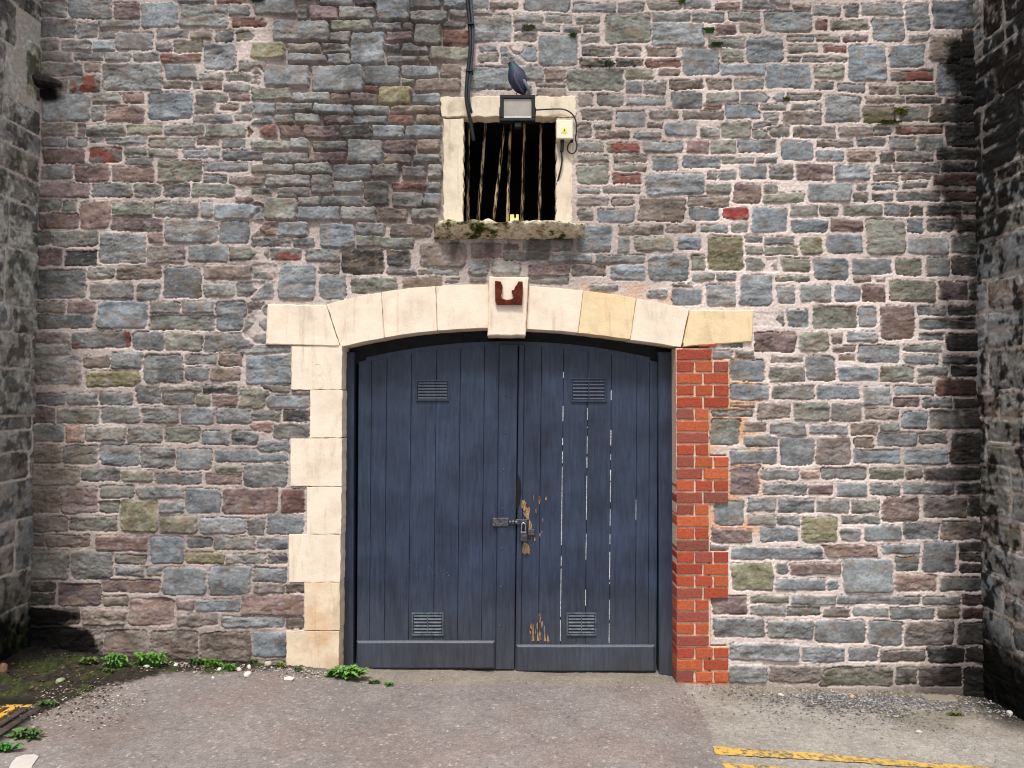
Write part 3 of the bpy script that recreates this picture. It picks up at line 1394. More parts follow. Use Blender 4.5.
# faint figure scratched into the top quoin
m = MB(); m.tube([Vector((*P2(303+15+5*math.cos(t), 373-3-6*math.sin(t)), 0)).xzy+Vector((0, -.0130, 0)) for t in np.linspace(2.4, -1.4, 10)], .0010, 4)
m.tube([Vector((*P2(303+15+6.5*math.cos(t), 373+9-7*math.sin(t)), 0)).xzy+Vector((0, -.0130, 0)) for t in np.linspace(1.4, -2.6, 10)], .0010, 4)
m.build('scratched_figure', flecked('scratch', lin((230,206,180)), lin((238,216,190)), 30, bs=0), sur)

# brick jamb
M_BRICK = attr_mat('red_brick', .85, .2, 70, .8, .38, .004)
m = MB(); rb = random.Random(4)
def brick(xa, xb, yc, h=4.95, reveal=False):
    base = rb.choice([(196,82,44),(186,74,42),(202,92,46),(182,74,48),(166,82,64),(206,100,50),(192,80,42),(158,84,70)])
    k = rb.uniform(.72, .90); m.col = tuple(_soft(base, .86)*k)
    a, b = P2(xa, yc+h), P2(xb, yc-h); d = rb.uniform(-.002, .004)
    ja = rb.uniform(-.0015, .0015)
    m.prism([(a[0]+ja, a[1]), (b[0], a[1]+ja), (b[0]+ja, b[1]), (a[0], b[1]-ja)], -.016-d, .125 if reveal else .05, .003, .0022, .03, rb)
for k in range(1, 29):
    yc = 354.6+(k-1)*11.9
    X0 = 676.6-(k*.02)
    longr = (2 <= k <= 5) or (10 <= k <= 13) or (18 <= k <= 21) or k >= 26
    xe = 727.5 if longr else (711 if k == 1 else 708)
    if longr:
        bs = [(X0, 693.2), (695.2, 711.8), (713.8, xe)] if k in (2, 4, 10, 12, 18, 20, 26, 28) else [(X0, 701.6), (703.6, xe)]
    else:
        bs = [(X0, xe)] if k in (1, 7, 8, 15, 17, 23, 25) else [(X0, 693.2), (695.3, xe)]
    for i, (a, b) in enumerate(bs): brick(a, b, yc, reveal=(i == 0))
brick(682, 696, 344.6, 2.0); brick(698, 716, 344.6, 2.0)
brick(677, 727, 685.6, 3.6, True)
m.col = tuple(lin((226,196,172))*.95)
def core(xa, xb, ya, yb):
    a, b = P2(xa, yb), P2(xb, ya); m.box(a[0]+.002, b[0]-.002, -.006, .118, a[1], b[1], .001)
core(676.6, 709, 348, 690)
for ya, yb in ((361, 407.5), (456.3, 503), (551.3, 598), (646.5, 690)): core(708, 728, ya, yb)
m.build('brick_jamb', M_BRICK, sur)
M_OM = flecked('orange_mortar', lin((196,132,94)), lin((226,176,138)), 30, bs=.5)

# ================================================================== GATE
def paint_mat():
    m, nt, b = new_mat('slate_blue_gate_paint', .50, .4)
    n = noise_node(nt, 3, 6, .6); g = noise_node(nt, 9, 8, .75, stretch=(6, 6, .5)); f = noise_node(nt, 120, 4, .7)
    c = ramp(nt, n, [(.32, tuple(lin((38,47,64)))), (.68, tuple(lin((56,69,92))))])
    gg = ramp(nt, g, [(.28, (.50,)*3), (.5, (.95,)*3), (.75, (1.45,)*3)])
    c = mixc(nt, 1, c, gg, 'MULTIPLY')
    chips = ramp(nt, f, [(.70, (0, 0, 0)), (.76, (.5,)*3)])
    c = mixc(nt, chips, c, tuple(lin((120,126,132))))
    # road dirt splashed on the lowest boards
    geo = nd(nt, 'ShaderNodeNewGeometry'); sep = nd(nt, 'ShaderNodeSeparateXYZ'); nt.links.new(geo.outputs['Position'], sep.inputs[0])
    mr = nd(nt, 'ShaderNodeMapRange'); nt.links.new(sep.outputs[2], mr.inputs[0])
    mr.inputs[1].default_value = .0; mr.inputs[2].default_value = .55; mr.inputs[3].default_value = .62; mr.inputs[4].default_value = 0
    mu = nd(nt, 'ShaderNodeMath', operation='MULTIPLY'); nt.links.new(mr.outputs[0], mu.inputs[0]); nt.links.new(g, mu.inputs[1])
    c = mixc(nt, mu.outputs[0], c, tuple(lin((92,86,78))))
    nt.links.new(c, b.inputs['Base Color'])
    rr = nd(nt, 'ShaderNodeMapRange'); nt.links.new(n, rr.inputs[0]); rr.inputs[3].default_value = .30; rr.inputs[4].default_value = .58
    nt.links.new(rr.outputs[0], b.inputs['Roughness'])
    bp = bump(nt, b, g, .35, .006); bump(nt, b, f, .15, .002, bp)
    return m
PAINT = paint_mat()
gate = empty('double_gate', at(506, 671, .14), 'dark slate-blue double gate of vertical boards with louvred vents, closed under the arch', 'gate')
YF, YL = .118, .142
HEADM = flecked('shaded_frame_head', lin((17,20,26)), lin((30,35,44)), 12, .6, .3, .2, .003)  # arch shadow on the frame head, put into a near-black colour
def inner_y(x): return 345+18*((x-508)/150.)**2
m = MB(); m.cur = 0
m.box(P2(337, 0, YF)[0], P2(355.5, 0, YF)[0], YF, .2, P2(0, 674, YF)[1], P2(0, 352, YF)[1], .004)
m.box(P2(657, 0, YF)[0], P2(679, 0, YF)[0], YF, .2, P2(0, 679, YF)[1], P2(0, 352, YF)[1], .004)
xs = np.linspace(337, 679, 25)
for k in range(24):
    a, b = xs[k], xs[k+1]
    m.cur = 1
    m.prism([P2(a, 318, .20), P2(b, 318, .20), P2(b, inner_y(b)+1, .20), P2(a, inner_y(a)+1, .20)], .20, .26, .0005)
    m.cur = 0
    if a > 352 and b < 662:
        m.prism([P2(a, inner_y(a)-4, YF), P2(b, inner_y(b)-4, YF), P2(b, inner_y(b)+1, YF), P2(a, inner_y(a)+1, YF)], YF+.022, .24, .0005)
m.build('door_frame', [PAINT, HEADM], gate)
def lean(x, y): return x+float(np.interp(x, [340,369,410,560,656], [.3,.75,1,1,.45]))*3.6*(650-y)/290.
BARE = flecked('bare_weathered_wood', lin((112,84,60)), lin((190,158,122)), 50, .9, .2, .6, .004, stretch=(4, 4, .6))
CHIPC = flecked('chipped_primer', lin((100,88,84)), lin((140,124,116)), 60, bs=0)
WHITEG = flecked('white_gap_filler', lin((150,156,160)), lin((222,224,224)), 90, bs=.3, lo=.4, hi=.55)
STEEL = flecked('worn_steel', lin((38,42,48)), lin((118,120,124)), 60, .4, .5, .3, .002, metal=.5)
BRIGHT = flecked('bright_steel', lin((170,172,176)), lin((225,226,230)), 60, .25, .5, .1, .002, metal=.9)
def make_leaf(bounds, stile, bottom, rail, vents, loc):
    """boards between x positions (given at the foot), with a slightly leaning cut"""
    leaf_root = MB(); rl = random.Random(int(bounds[0]))
    for i in range(len(bounds)-1):
        a, b = bounds[i]+.14, bounds[i+1]-.14
        tops = []
        for k in range(5):
            x = a+(b-a)*k/4; yt = inner_y(lean(x, 360))-1
            tops.append(P2(lean(x, yt), yt, YL))
        d = rl.uniform(-.0015, .0025)
        leaf_root.prism([P2(a, bottom, YL), P2(b, bottom, YL)]+tops[::-1], YL+d, .185, .0018)
    o = leaf_root.build('door_leaf', PAINT, gate)
    a, b = stile
    m = MB(); ya, yb = inner_y(a+4)-1, inner_y(b+4)-1
    m.prism([P2(a, bottom+1, YL-.012), P2(b, bottom+1, YL-.012), P2(lean(b, yb), yb, YL-.012), P2(lean(a, ya), ya, YL-.012)], YL-.014, .18, .004)
    m.build('meeting_stile', PAINT, o)
    m = MB(); a, b, y0, y1 = rail; q = P2(a, y1, YL-.03); r = P2(b, y0, YL-.03)
    m.prism([q, (r[0], q[1]), (r[0], r[1]), (q[0], r[1])], YL-.026, YL+.01, .012, .001, .1, rl)
    m.build('bottom_rail', PAINT, o)
    for (x0, y0, x1, y1, cols, lite) in vents:
        m = MB(); q = P2(x0, y1, YL-.01); r = P2(x1, y0, YL-.01); W, H = r[0]-q[0], r[1]-q[1]; bd = .010
        for bx in ((q[0], r[0], q[1], q[1]+bd), (q[0], r[0], r[1]-bd, r[1]), (q[0], q[0]+bd, q[1]+bd, r[1]-bd), (r[0]-bd, r[0], q[1]+bd, r[1]-bd)):
            m.box(bx[0], bx[1], YL-.010, YL+.004, bx[2], bx[3], .002)
        cw = (W-2*bd)/cols
        for c in range(cols):
            xa = q[0]+bd+c*cw+.004; xb = xa+cw-.008
            ns = 6
            for s in range(ns):
                z = q[1]+bd+(H-2*bd)*(s+.5)/ns
                if not lite: z -= .001
                m.add([(xa, YL-.011, z-.002), (xb, YL-.011, z-.002), (xb, YL-.003, z+.007), (xa, YL-.003, z+.007),
                       (xa, YL-.010, z-.004), (xb, YL-.010, z-.004), (xb, YL-.002, z+.005), (xa, YL-.002, z+.005)],
                      [(0, 1, 2, 3), (7, 6, 5, 4), (0, 4, 5, 1), (2, 6, 7, 3), (1, 5, 6, 2), (0, 3, 7, 4)])
            if c: m.box(xa-.007, xa-.001, YL-.011, YL+.003, q[1]+bd, r[1]-bd, .001)
        m.build('vent_grille', LITE if lite else PAINT, o)
    return o
LITE = flecked('pale_grille_paint', lin((62,70,84)), lin((100,108,116)), 30, .6, .3, .1, .002)  # paler than the gate boards, for the lower vents
leafL = make_leaf([356.5,369,384,408,433,457,481,495.5], (495.5,514.2), 668.5, (356,494.6,641.5,669.5), [(416,380,449,401,1,False),(411.5,613,443.6,636,2,True)], 0)
tag(leafL, 'left leaf of the gate with a full-height meeting stile')
leafR = make_leaf([520.5,538,560,585,609,635,648,656.5], (515.2,520.6), 671, (516,655.5,645.5,672.5), [(571,378,606.6,402,2,False),(566.5,613,596.5,636,2,True)], 0)
tag(leafR, 'right leaf of the gate with pale filler lines and bare wood by the lock')
rl = random.Random(8)
def fill_line(xb, spans, w=.5):
    for y0, y1 in spans:
        y = y0
        while y < y1:
            L = rl.uniform(6, 22); e = min(y+L, y1); ww = w*rl.uniform(.5, 1.1); m = MB()
            m.prism([P2(lean(xb, e)-ww, e, YL), P2(lean(xb, e)+ww*.8, e, YL), P2(lean(xb, y)+ww*.8, y, YL), P2(lean(xb, y)-ww, y, YL)], YL-.001, YL+.006, .0004, .0005, .02, rl); m.build('gap_filler', WHITEG, leafR)
            y = e+rl.choice([0, 0, rl.uniform(1, 9)])
fill_line(560, [(372,378),(406,426),(438,545),(556,641)], .50)
fill_line(585, [(408,428),(436,468),(476,520),(534,560),(590,606)], .34)
fill_line(609, [(390,400),(430,460),(470,584),(600,643)], .42)
fill_line(635, [(500,520)], .3)
def patch(cx, cy, w, h, n=14, jag=.35):
    pts = [P2(cx+w*math.cos(t)*(1+rl.uniform(-jag, jag)), cy+h*math.sin(t)*(1+rl.uniform(-jag, jag)), YL-.014) for t in [2*math.pi*k/n for k in range(n)]]
    return pts
for cx, cy, w, h, y0 in [(524,505,2.6,5,YL-.0155),(526,549,4.6,6.5,YL-.002),(527,513,3.2,6,YL-.003),(530,528,1.6,9,YL-.003)]:
    m = MB(); m.prism(patch(cx, cy, w, h), y0, YL+.01, .0006); m.build('bare_wood_patch', BARE, leafR)
for k in range(26):
    cx = rl.choice([rl.uniform(531, 548), rl.uniform(529, 549)]); cy = rl.choice([rl.uniform(495, 545), rl.uniform(615, 641), rl.uniform(625, 641)])
    h = rl.uniform(1.2, 5); m = MB(); m.prism(patch(cx, cy, rl.uniform(.25, .9), h), YL-.0025, YL+.01, .0003); m.build('bare_wood_patch', BARE, leafR)
for x, h in ((533, 11), (538, 8), (545, 7), (548, 5)):
    m = MB(); m.prism([P2(x-1.2, 641, YL), P2(x+1.6, 641, YL), P2(x+.5, 641-h*.5, YL), P2(x-.2, 641-h*1.6, YL)], YL-.0026, YL+.01, .0003); m.build('bare_wood_patch', BARE, leafR)
for k in range(14):
    m = MB(); m.prism(patch(rl.uniform(408, 450), rl.uniform(565, 580), rl.uniform(.2, .5), rl.uniform(.3, .7), 7), YL-.0022, YL+.01, .0002); m.build('paint_flake', CHIPC, leafL)
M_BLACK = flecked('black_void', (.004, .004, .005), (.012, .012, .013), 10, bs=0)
m = MB(); m.prism([P2(516.8,478,YL), P2(518.2,474,YL), P2(521,482,YL), P2(521.6,492,YL), P2(520,503,YL), P2(517,514,YL), P2(515.6,500,YL)], YL-.0155, YL+.01, .0004)
m.build('rotted_edge', M_BLACK, leafR)
for x, y in ((505,395),(504,433),(502.5,508.5),(502,548.5),(500.5,587),(503.4,470),(500,626)):
    m = MB(); p = at(x, y, YL-.014); m.blob((p.x, YL-.0145, p.z), .0065, .004, .0065, 1, .05); m.build('coach_bolt', STEEL, leafL, smooth=True)
# hasp and padlock
m = MB(); q = P2(492.5, 526.5, YL-.02); r = P2(508.5, 518, YL-.02); m.box(q[0], r[0], YL-.021, YL-.012, q[1], r[1], .002)
for x, y in ((495,520),(506.5,520),(495,524.3),(506.5,524.3)):
    p = at(x, y, YL-.02); m.blob((p.x, YL-.022, p.z), .0045, .003, .0045, 1, .02)
for x in (510, 513, 516): p = at(x, 522.4, YL-.024); m.tube([(p.x-.006, p.y, p.z), (p.x+.008, p.y, p.z)], .013, 10)
q = P2(516, 524.5, YL-.02); r = P2(527, 519.5, YL-.02); m.box(q[0], r[0], YL-.026, YL-.018, q[1], r[1], .002)
p = at(523.5, 521.5, YL-.04); m.tube([Vector((p.x, YL-.02, p.z))+Vector((0, -.020*math.sin(t), .016*math.cos(t))) for t in np.linspace(0, math.pi, 9)], .005, 8)
m.build('hasp', STEEL, leafL)
m = MB(); q = P2(528, 535.5, YL-.02); r = P2(534.5, 529.5, YL-.02); m.box(q[0], r[0], YL-.018, YL-.003, q[1], r[1], .002); m.build('lock_keep', STEEL, leafR)
pd = empty('padlock', at(523.5, 536, YL-.05), 'bright steel padlock hanging from the hasp at the middle of the gate', 'padlock')
m = MB(); q = P2(520.3, 541, YL-.05); r = P2(526.8, 531.5, YL-.05); m.box(q[0], r[0], YL-.062, YL-.036, q[1], r[1], .005); m.build('lock_body', STEEL, pd)
a = P2(521.6, 533, YL-.05); b = P2(525.4, 533, YL-.05); zt = P2(0, 523, YL-.05)[1]; rr = (b[0]-a[0])/2
m = MB(); m.tube([(a[0], YL-.049, a[1]-.004), (a[0], YL-.049, zt-rr)]+[((a[0]+b[0])/2-rr*math.cos(t), YL-.049, zt-rr+rr*math.sin(t)) for t in np.linspace(.3, math.pi-.3, 6)]+[(b[0], YL-.049, zt-rr), (b[0], YL-.049, a[1]-.004)], .0048, 8)
m.build('shackle', BRIGHT, pd, smooth=True)
m = MB(); m.box(PX(300), PX(720), .30, .34, -.5, PZ(310), .001); m.box(PX(436), PX(585), 1.1, 1.14, PZ(250), PZ(90), .001)
m.build('dark_backing', M_BLACK, wall)  # darkness behind gate and window put into black sheets
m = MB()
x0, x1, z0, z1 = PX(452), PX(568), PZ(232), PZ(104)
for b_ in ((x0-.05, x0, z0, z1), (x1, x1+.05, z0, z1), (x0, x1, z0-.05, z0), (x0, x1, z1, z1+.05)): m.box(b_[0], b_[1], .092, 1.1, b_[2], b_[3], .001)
m.build('dark_lining', M_BLACK, wall)  # shade inside the window opening painted in as a black lining

# ================================================================== BARRED WINDOW
win = empty('barred_window', at(510, 236), 'small barred window opening with worn cream stone surround and mossy sill above the arch', 'window')
BUFF = cream_mat('weathered_buff_stone', (232,218,196), lin((150,126,88)), 1, .95)
def piece(name, poly, y0, y1, mat, jit=.002, bev=.006, Y=0.0):
    m = MB(); m.prism([P2(*q, Y) for q in poly], y0, y1, bev, jit, .025, rg); return m.build(name, mat, win)
piece('lintel', [(441,97.5),(575,96.5),(576,117),(441,117.5)], -.012, .09, BUFF, .006, .004)
piece('jamb', [(443,118.5),(464,118.5),(463,223),(443.5,223)], -.006, .09, BUFF, .005, .004)
piece('jamb', [(556.5,118),(573,118),(572,223),(556,223)], -.006, .09, BUFF, .005, .004)
def sill():
    m, nt, b = new_mat('mossy_sill_stone', .9, .2)
    n = noise_node(nt, 7, 7, .7, stretch=(1, 1, 1.6)); f = noise_node(nt, 40, 5, .7)
    c = ramp(nt, n, [(.34, tuple(lin((26,26,16)))), (.44, tuple(lin((80,84,36)))), (.485, tuple(lin((190,176,140)))), (.55, tuple(lin((240,230,206)))), (.68, tuple(lin((150,126,80))))])
    c = mixc(nt, .5, c, ramp(nt, f, [(.3, (.4,)*3), (.7, (1.1,)*3)]), 'MULTIPLY')
    nt.links.new(c, b.inputs['Base Color']); bump(nt, b, f, .8, .02)
    bm = bmesh.new(); nx, ns = 60, 14
    a = at(434, 239); c2 = at(584.5, 222.5); rows = []
    prof = [(.3, .9), (-.03, .9), (-.10, .88), (-.125, .80), (-.115, .66), (-.10, .42), (-.05, .22), (-.02, .10), (.0, .0), (.3, 0)]
    for i in range(nx+1):
        u = i/nx; x = a.x+(c2.x-a.x)*u; row = []
        e = min(1, 10*u, 10*(1-u))**.5
        for j, (y, w) in enumerate(prof):
            nz = mnoise.fractal(Vector((x*9, j*.5, 3)), 1, 2, 4)
            nb = mnoise.fractal(Vector((x*14, j*.7, 9)), 1, 2, 4)
            low = .012*mnoise.noise(Vector((x*5, 0, 1)))
            row.append(bm.verts.new((x, y*(e if y < 0 else 1)+(nb*.034 if 0 < j < 9 else 0), a.z+(c2.z-a.z)*w+(nz*.020 if 1 < j < 9 else 0)+low*(1-w))))
        rows.append(row)
    for i in range(nx):
        for j in range(len(prof)-1): bm.faces.new((rows[i][j], rows[i][j+1], rows[i+1][j+1], rows[i+1][j]))
    bm.faces.new(rows[0]); bm.faces.new(rows[-1][::-1])
    bmesh.ops.recalc_face_normals(bm, faces=bm.faces)
    bmesh.ops.translate(bm, verts=bm.verts, vec=-Vector(win.location))
    me = bpy.data.meshes.new('sill'); bm.to_mesh(me); bm.free(); me.materials.append(m)
    me.polygons.foreach_set('use_smooth', [True]*len(me.polygons))
    return link('sill', me, win)
sill()
BARM = flecked('flaking_rusty_bar', lin((20,14,10)), lin((208,178,144)), 40, .9, .2, .8, .006, stretch=(1.6, 1.6, .16), lo=.46, hi=.58)
YB = .14
for (xt, yt, xb, yb) in [(486,118,478,224),(505.5,118,493,224),(510.5,118,507.5,224),(524.5,118,522,224),(541,118,539.5,224),(469,118,467.5,224)]:
    a, b = at(xt, yt, YB), at(xb, yb, YB); m = MB(); pts = []; rs = []
    for k in range(26):
        t = k/25; q = a.lerp(b, t); q.x += rg.uniform(-.0014, .0014); q.y += rg.uniform(-.003, .003); pts.append(q); rs.append(.0085+rg.uniform(-.0012, .0012)+.0035*t)
    m.tube(pts, rs, 7); m.build('bar', BARM, win)
# small yellow tin cup
cup = empty('small_box', at(514.3, 224, .03), 'small pale yellow box with a notched top standing on the window sill between the bars', 'box')
m = MB(); YC = .0
m.prism([P2(*q, .0) for q in [(510,224),(518.7,224),(518.7,214),(516.2,214),(516,217.5),(514.2,217.5),(514,214),(510,214)]], .01, .05, .0006)
m.build('box_body', flecked('pale_yellow_plastic', lin((235,220,120)), lin((250,242,180)), 20, .5, .4, 0), cup)
m = MB(); m.prism([P2(*q, .0) for q in [(511,222),(514,222),(514,218),(511,218)]], .0085, .012, .0004)
m.build('white_label', flecked('white_label_paper', lin((235,235,228)), lin((245,245,240)), 20, .6, .3, 0), cup)

# ================================================================== FLOODLIGHT, BOX, CABLES
BLK = flecked('black_plastic', lin((10,10,11)), lin((20,20,22)), 40, .5, .4, .15, .002)
YH = -.20
fl = empty('floodlight', at(517.5, 121, YH), 'square black floodlight mounted on the window lintel with the pigeon standing on it', 'floodlight')
q = P2(500, 120.8, YH); r = P2(535.2, 94.6, YH)
m = MB(); bd = .022
for b_ in ((q[0], r[0], q[1], q[1]+bd*.9), (q[0], r[0], r[1]-bd, r[1]), (q[0], q[0]+bd, q[1]+bd*.9, r[1]-bd), (r[0]-bd, r[0], q[1]+bd*.9, r[1]-bd)):
    m.box(b_[0], b_[1], YH, YH+.045, b_[2], b_[3], .003)
m.box(q[0]+.01, r[0]-.01, YH+.03, YH+.07, q[1]+.008, r[1]-.008, .01)
for k in range(6): x = q[0]+.02+k*(r[0]-q[0]-.04)/5; m.box(x-.003, x+.003, YH+.07, YH+.09, q[1]+.02, r[1]-.02, .001)
m.build('housing', BLK, fl)
m = MB(); m.box(q[0]+bd, r[0]-bd, YH+.010, YH+.014, q[1]+bd*.9, r[1]-bd, .001)
gm, nt, b = new_mat('frosted_lamp_glass', .25, .6); nt.links.new(ramp(nt, noise_node(nt, 8, 3), [(.3, tuple(lin((150,146,138)))), (.7, tuple(lin((176,172,164))))]), b.inputs['Base Color'])
m.build('lens', gm, fl)
m = MB(); m.box(q[0]+bd+.002, r[0]-bd-.002, YH+.006, YH+.0095, q[1]+bd*.9+.002, q[1]+bd*.9+.009, .0005); m.build('reflector_edge', flecked('white_reflector', lin((225,228,230)), lin((240,240,240)), 10, .3, .5, 0), fl)
m = MB(); p = at(518, 124, YH); m.box(p.x-.022, p.x+.022, YH+.01, YH+.05, p.z-.016, p.z+.018, .005); m.build('sensor', BLK, fl)
m = MB(); zc = (q[1]+r[1])/2
for x in (q[0]-.006, r[0]+.002): m.box(x, x+.004, YH+.02, -.03, zc-.012, zc+.012, .001)
m.box(q[0]-.006, r[0]+.006, -.034, -.013, zc-.02, zc+.02, .002); m.build('bracket', BLK, fl)

IV = flecked('ivory_plastic', lin((232,226,200)), lin((242,237,216)), 25, .5, .4, .05, .001)
jb = empty('junction_box', at(564.5, 139, -.05), 'ivory electrical junction box with a yellow warning triangle on the right window jamb', 'junction box')
q = P2(556.3, 139, -.06); r = P2(572.8, 120.3, -.06)
m = MB(); m.box(q[0]+.002, r[0]-.002, -.055, -.006, q[1]+.002, r[1]-.002, .004); m.build('case', IV, jb)
m = MB(); m.box(q[0], r[0], -.068, -.0555, q[1], r[1], .005); m.build('lid', IV, jb)
p = at(564.4, 130.3, -.07); s_ = .021
m = MB(); m.prism([(p.x-s_, p.z-s_*.8), (p.x+s_, p.z-s_*.8), (p.x, p.z+s_)], -.0695, -.068, .0005)
m.build('warning_triangle', flecked('warning_yellow', lin((232,214,60)), lin((240,226,80)), 10, .5, .4, 0), jb)
m = MB(); z = p.z
m.prism([(p.x+.001, z+.009), (p.x+.004, z+.009), (p.x+.001, z+.001), (p.x+.005, z+.001), (p.x-.003, z-.012), (p.x-.001, z-.003), (p.x-.005, z-.003)], -.0702, -.0694, .0001)
m.build('bolt_symbol', BLK, jb)
m = MB(); p = at(562.3, 142, -.035)
m.tube([(p.x, -.035, p.z+.02), (p.x, -.035, p.z-.004)], .013, 12); m.build('cable_gland', BLK, jb); m = MB(); p2 = at(571.8, 142, -.035); m.tube([(p2.x, -.035, p2.z+.02), (p2.x, -.035, p2.z-.002)], .009, 12)
m.build('cable_gland', BLK, jb)
def curve_pts(px, Y):
    out = []
    P = [at(x, y, Y) if len(q) == 2 else at(x, y, q[2]) for q in px for x, y in [q[:2]]]
    for i in range(len(P)-1):
        p0, p1, p2, p3 = P[max(i-1, 0)], P[i], P[i+1], P[min(i+2, len(P)-1)]
        for k in range(6):
            t = k/6; out.append(.5*((2*p1)+(p2-p0)*t+(2*p0-5*p1+4*p2-p3)*t*t+(3*p1-p0-3*p2+p3)*t**3))
    out.append(P[-1]); return out
CAB = flecked('black_cable', lin((20,21,24)), lin((40,42,46)), 40, .45, .4, 0)
m = MB(); m.tube(curve_pts([(535,110,-.14),(545,109.5,-.045),(556,109,-.03),(564,109.5,-.03),(571,113,-.03),(575.5,120,-.03),(576.5,130,-.03),(575.5,139,-.03),(577,146,-.03),(575,152,-.03),(571,153.5,-.03),(567.5,150,-.03),(568.5,144.5,-.03),(571.8,141,-.035)], 0), .0048, 7)
tag(m.build('lamp_cable', CAB, smooth=True), 'thin black cable looping from the floodlight along the lintel to the ivory box', 'cable')
m = MB(); pts = curve_pts([(562.3,142,-.035),(562,150,-.03),(561.5,153,-.028),(562,160,-.025),(560.5,170,-.02),(557.5,182,.0),(556.5,189,.05),(555,200,.2),(552,212,.45)], 0)
m.tube(pts, [.011 if i < 11 else .0055 for i in range(len(pts))], 8)
tag(m.build('supply_cable', CAB, smooth=True), 'black cable with a thick connector dropping from the ivory box into the window', 'cable')
cb = empty('cable_run', at(469, 130, -.03), 'clipped pair of black and grey cables running down the wall onto the window lintel', 'cable')
GREYC = flecked('slate_grey_cable', lin((46,54,66)), lin((66,74,88)), 30, .5, .4, 0)
m = MB(); m.tube(curve_pts([(467.2,-110,-.035),(468,-40,-.035),(467.5,0,-.035),(469.5,22,-.035),(470.3,48,-.04),(467.8,72,-.04),(466.2,96,-.045),(468.5,112,-.04),(470.5,121,-.03),(474,141,-.02)], 0), .0115, 8); m.build('cable_strand', CAB, cb, smooth=True)
m = MB(); m.tube(curve_pts([(469.5,-110,-.03),(470.6,-40,-.03),(470.8,0,-.03),(472.5,22,-.035),(472.7,48,-.035),(470.4,72,-.035),(468.8,90,-.038),(469.5,104,-.03),(473,116,.02),(477,122,.2)], 0), .0085, 8); m.build('cable_strand', GREYC, cb, smooth=True)
for x, y in ((470.8,24),(469.3,71),(469.5,-40)):
    m = MB(); p = at(x, y, -.045); m.box(p.x-.022, p.x+.022, -.056, -.045, p.z-.006, p.z+.006, .002); m.box(p.x-.022, p.x-.018, -.05, .0, p.z-.006, p.z+.006, .001); m.box(p.x+.018, p.x+.022, -.05, .0, p.z-.006, p.z+.006, .001); m.build('clip', BLK, cb)

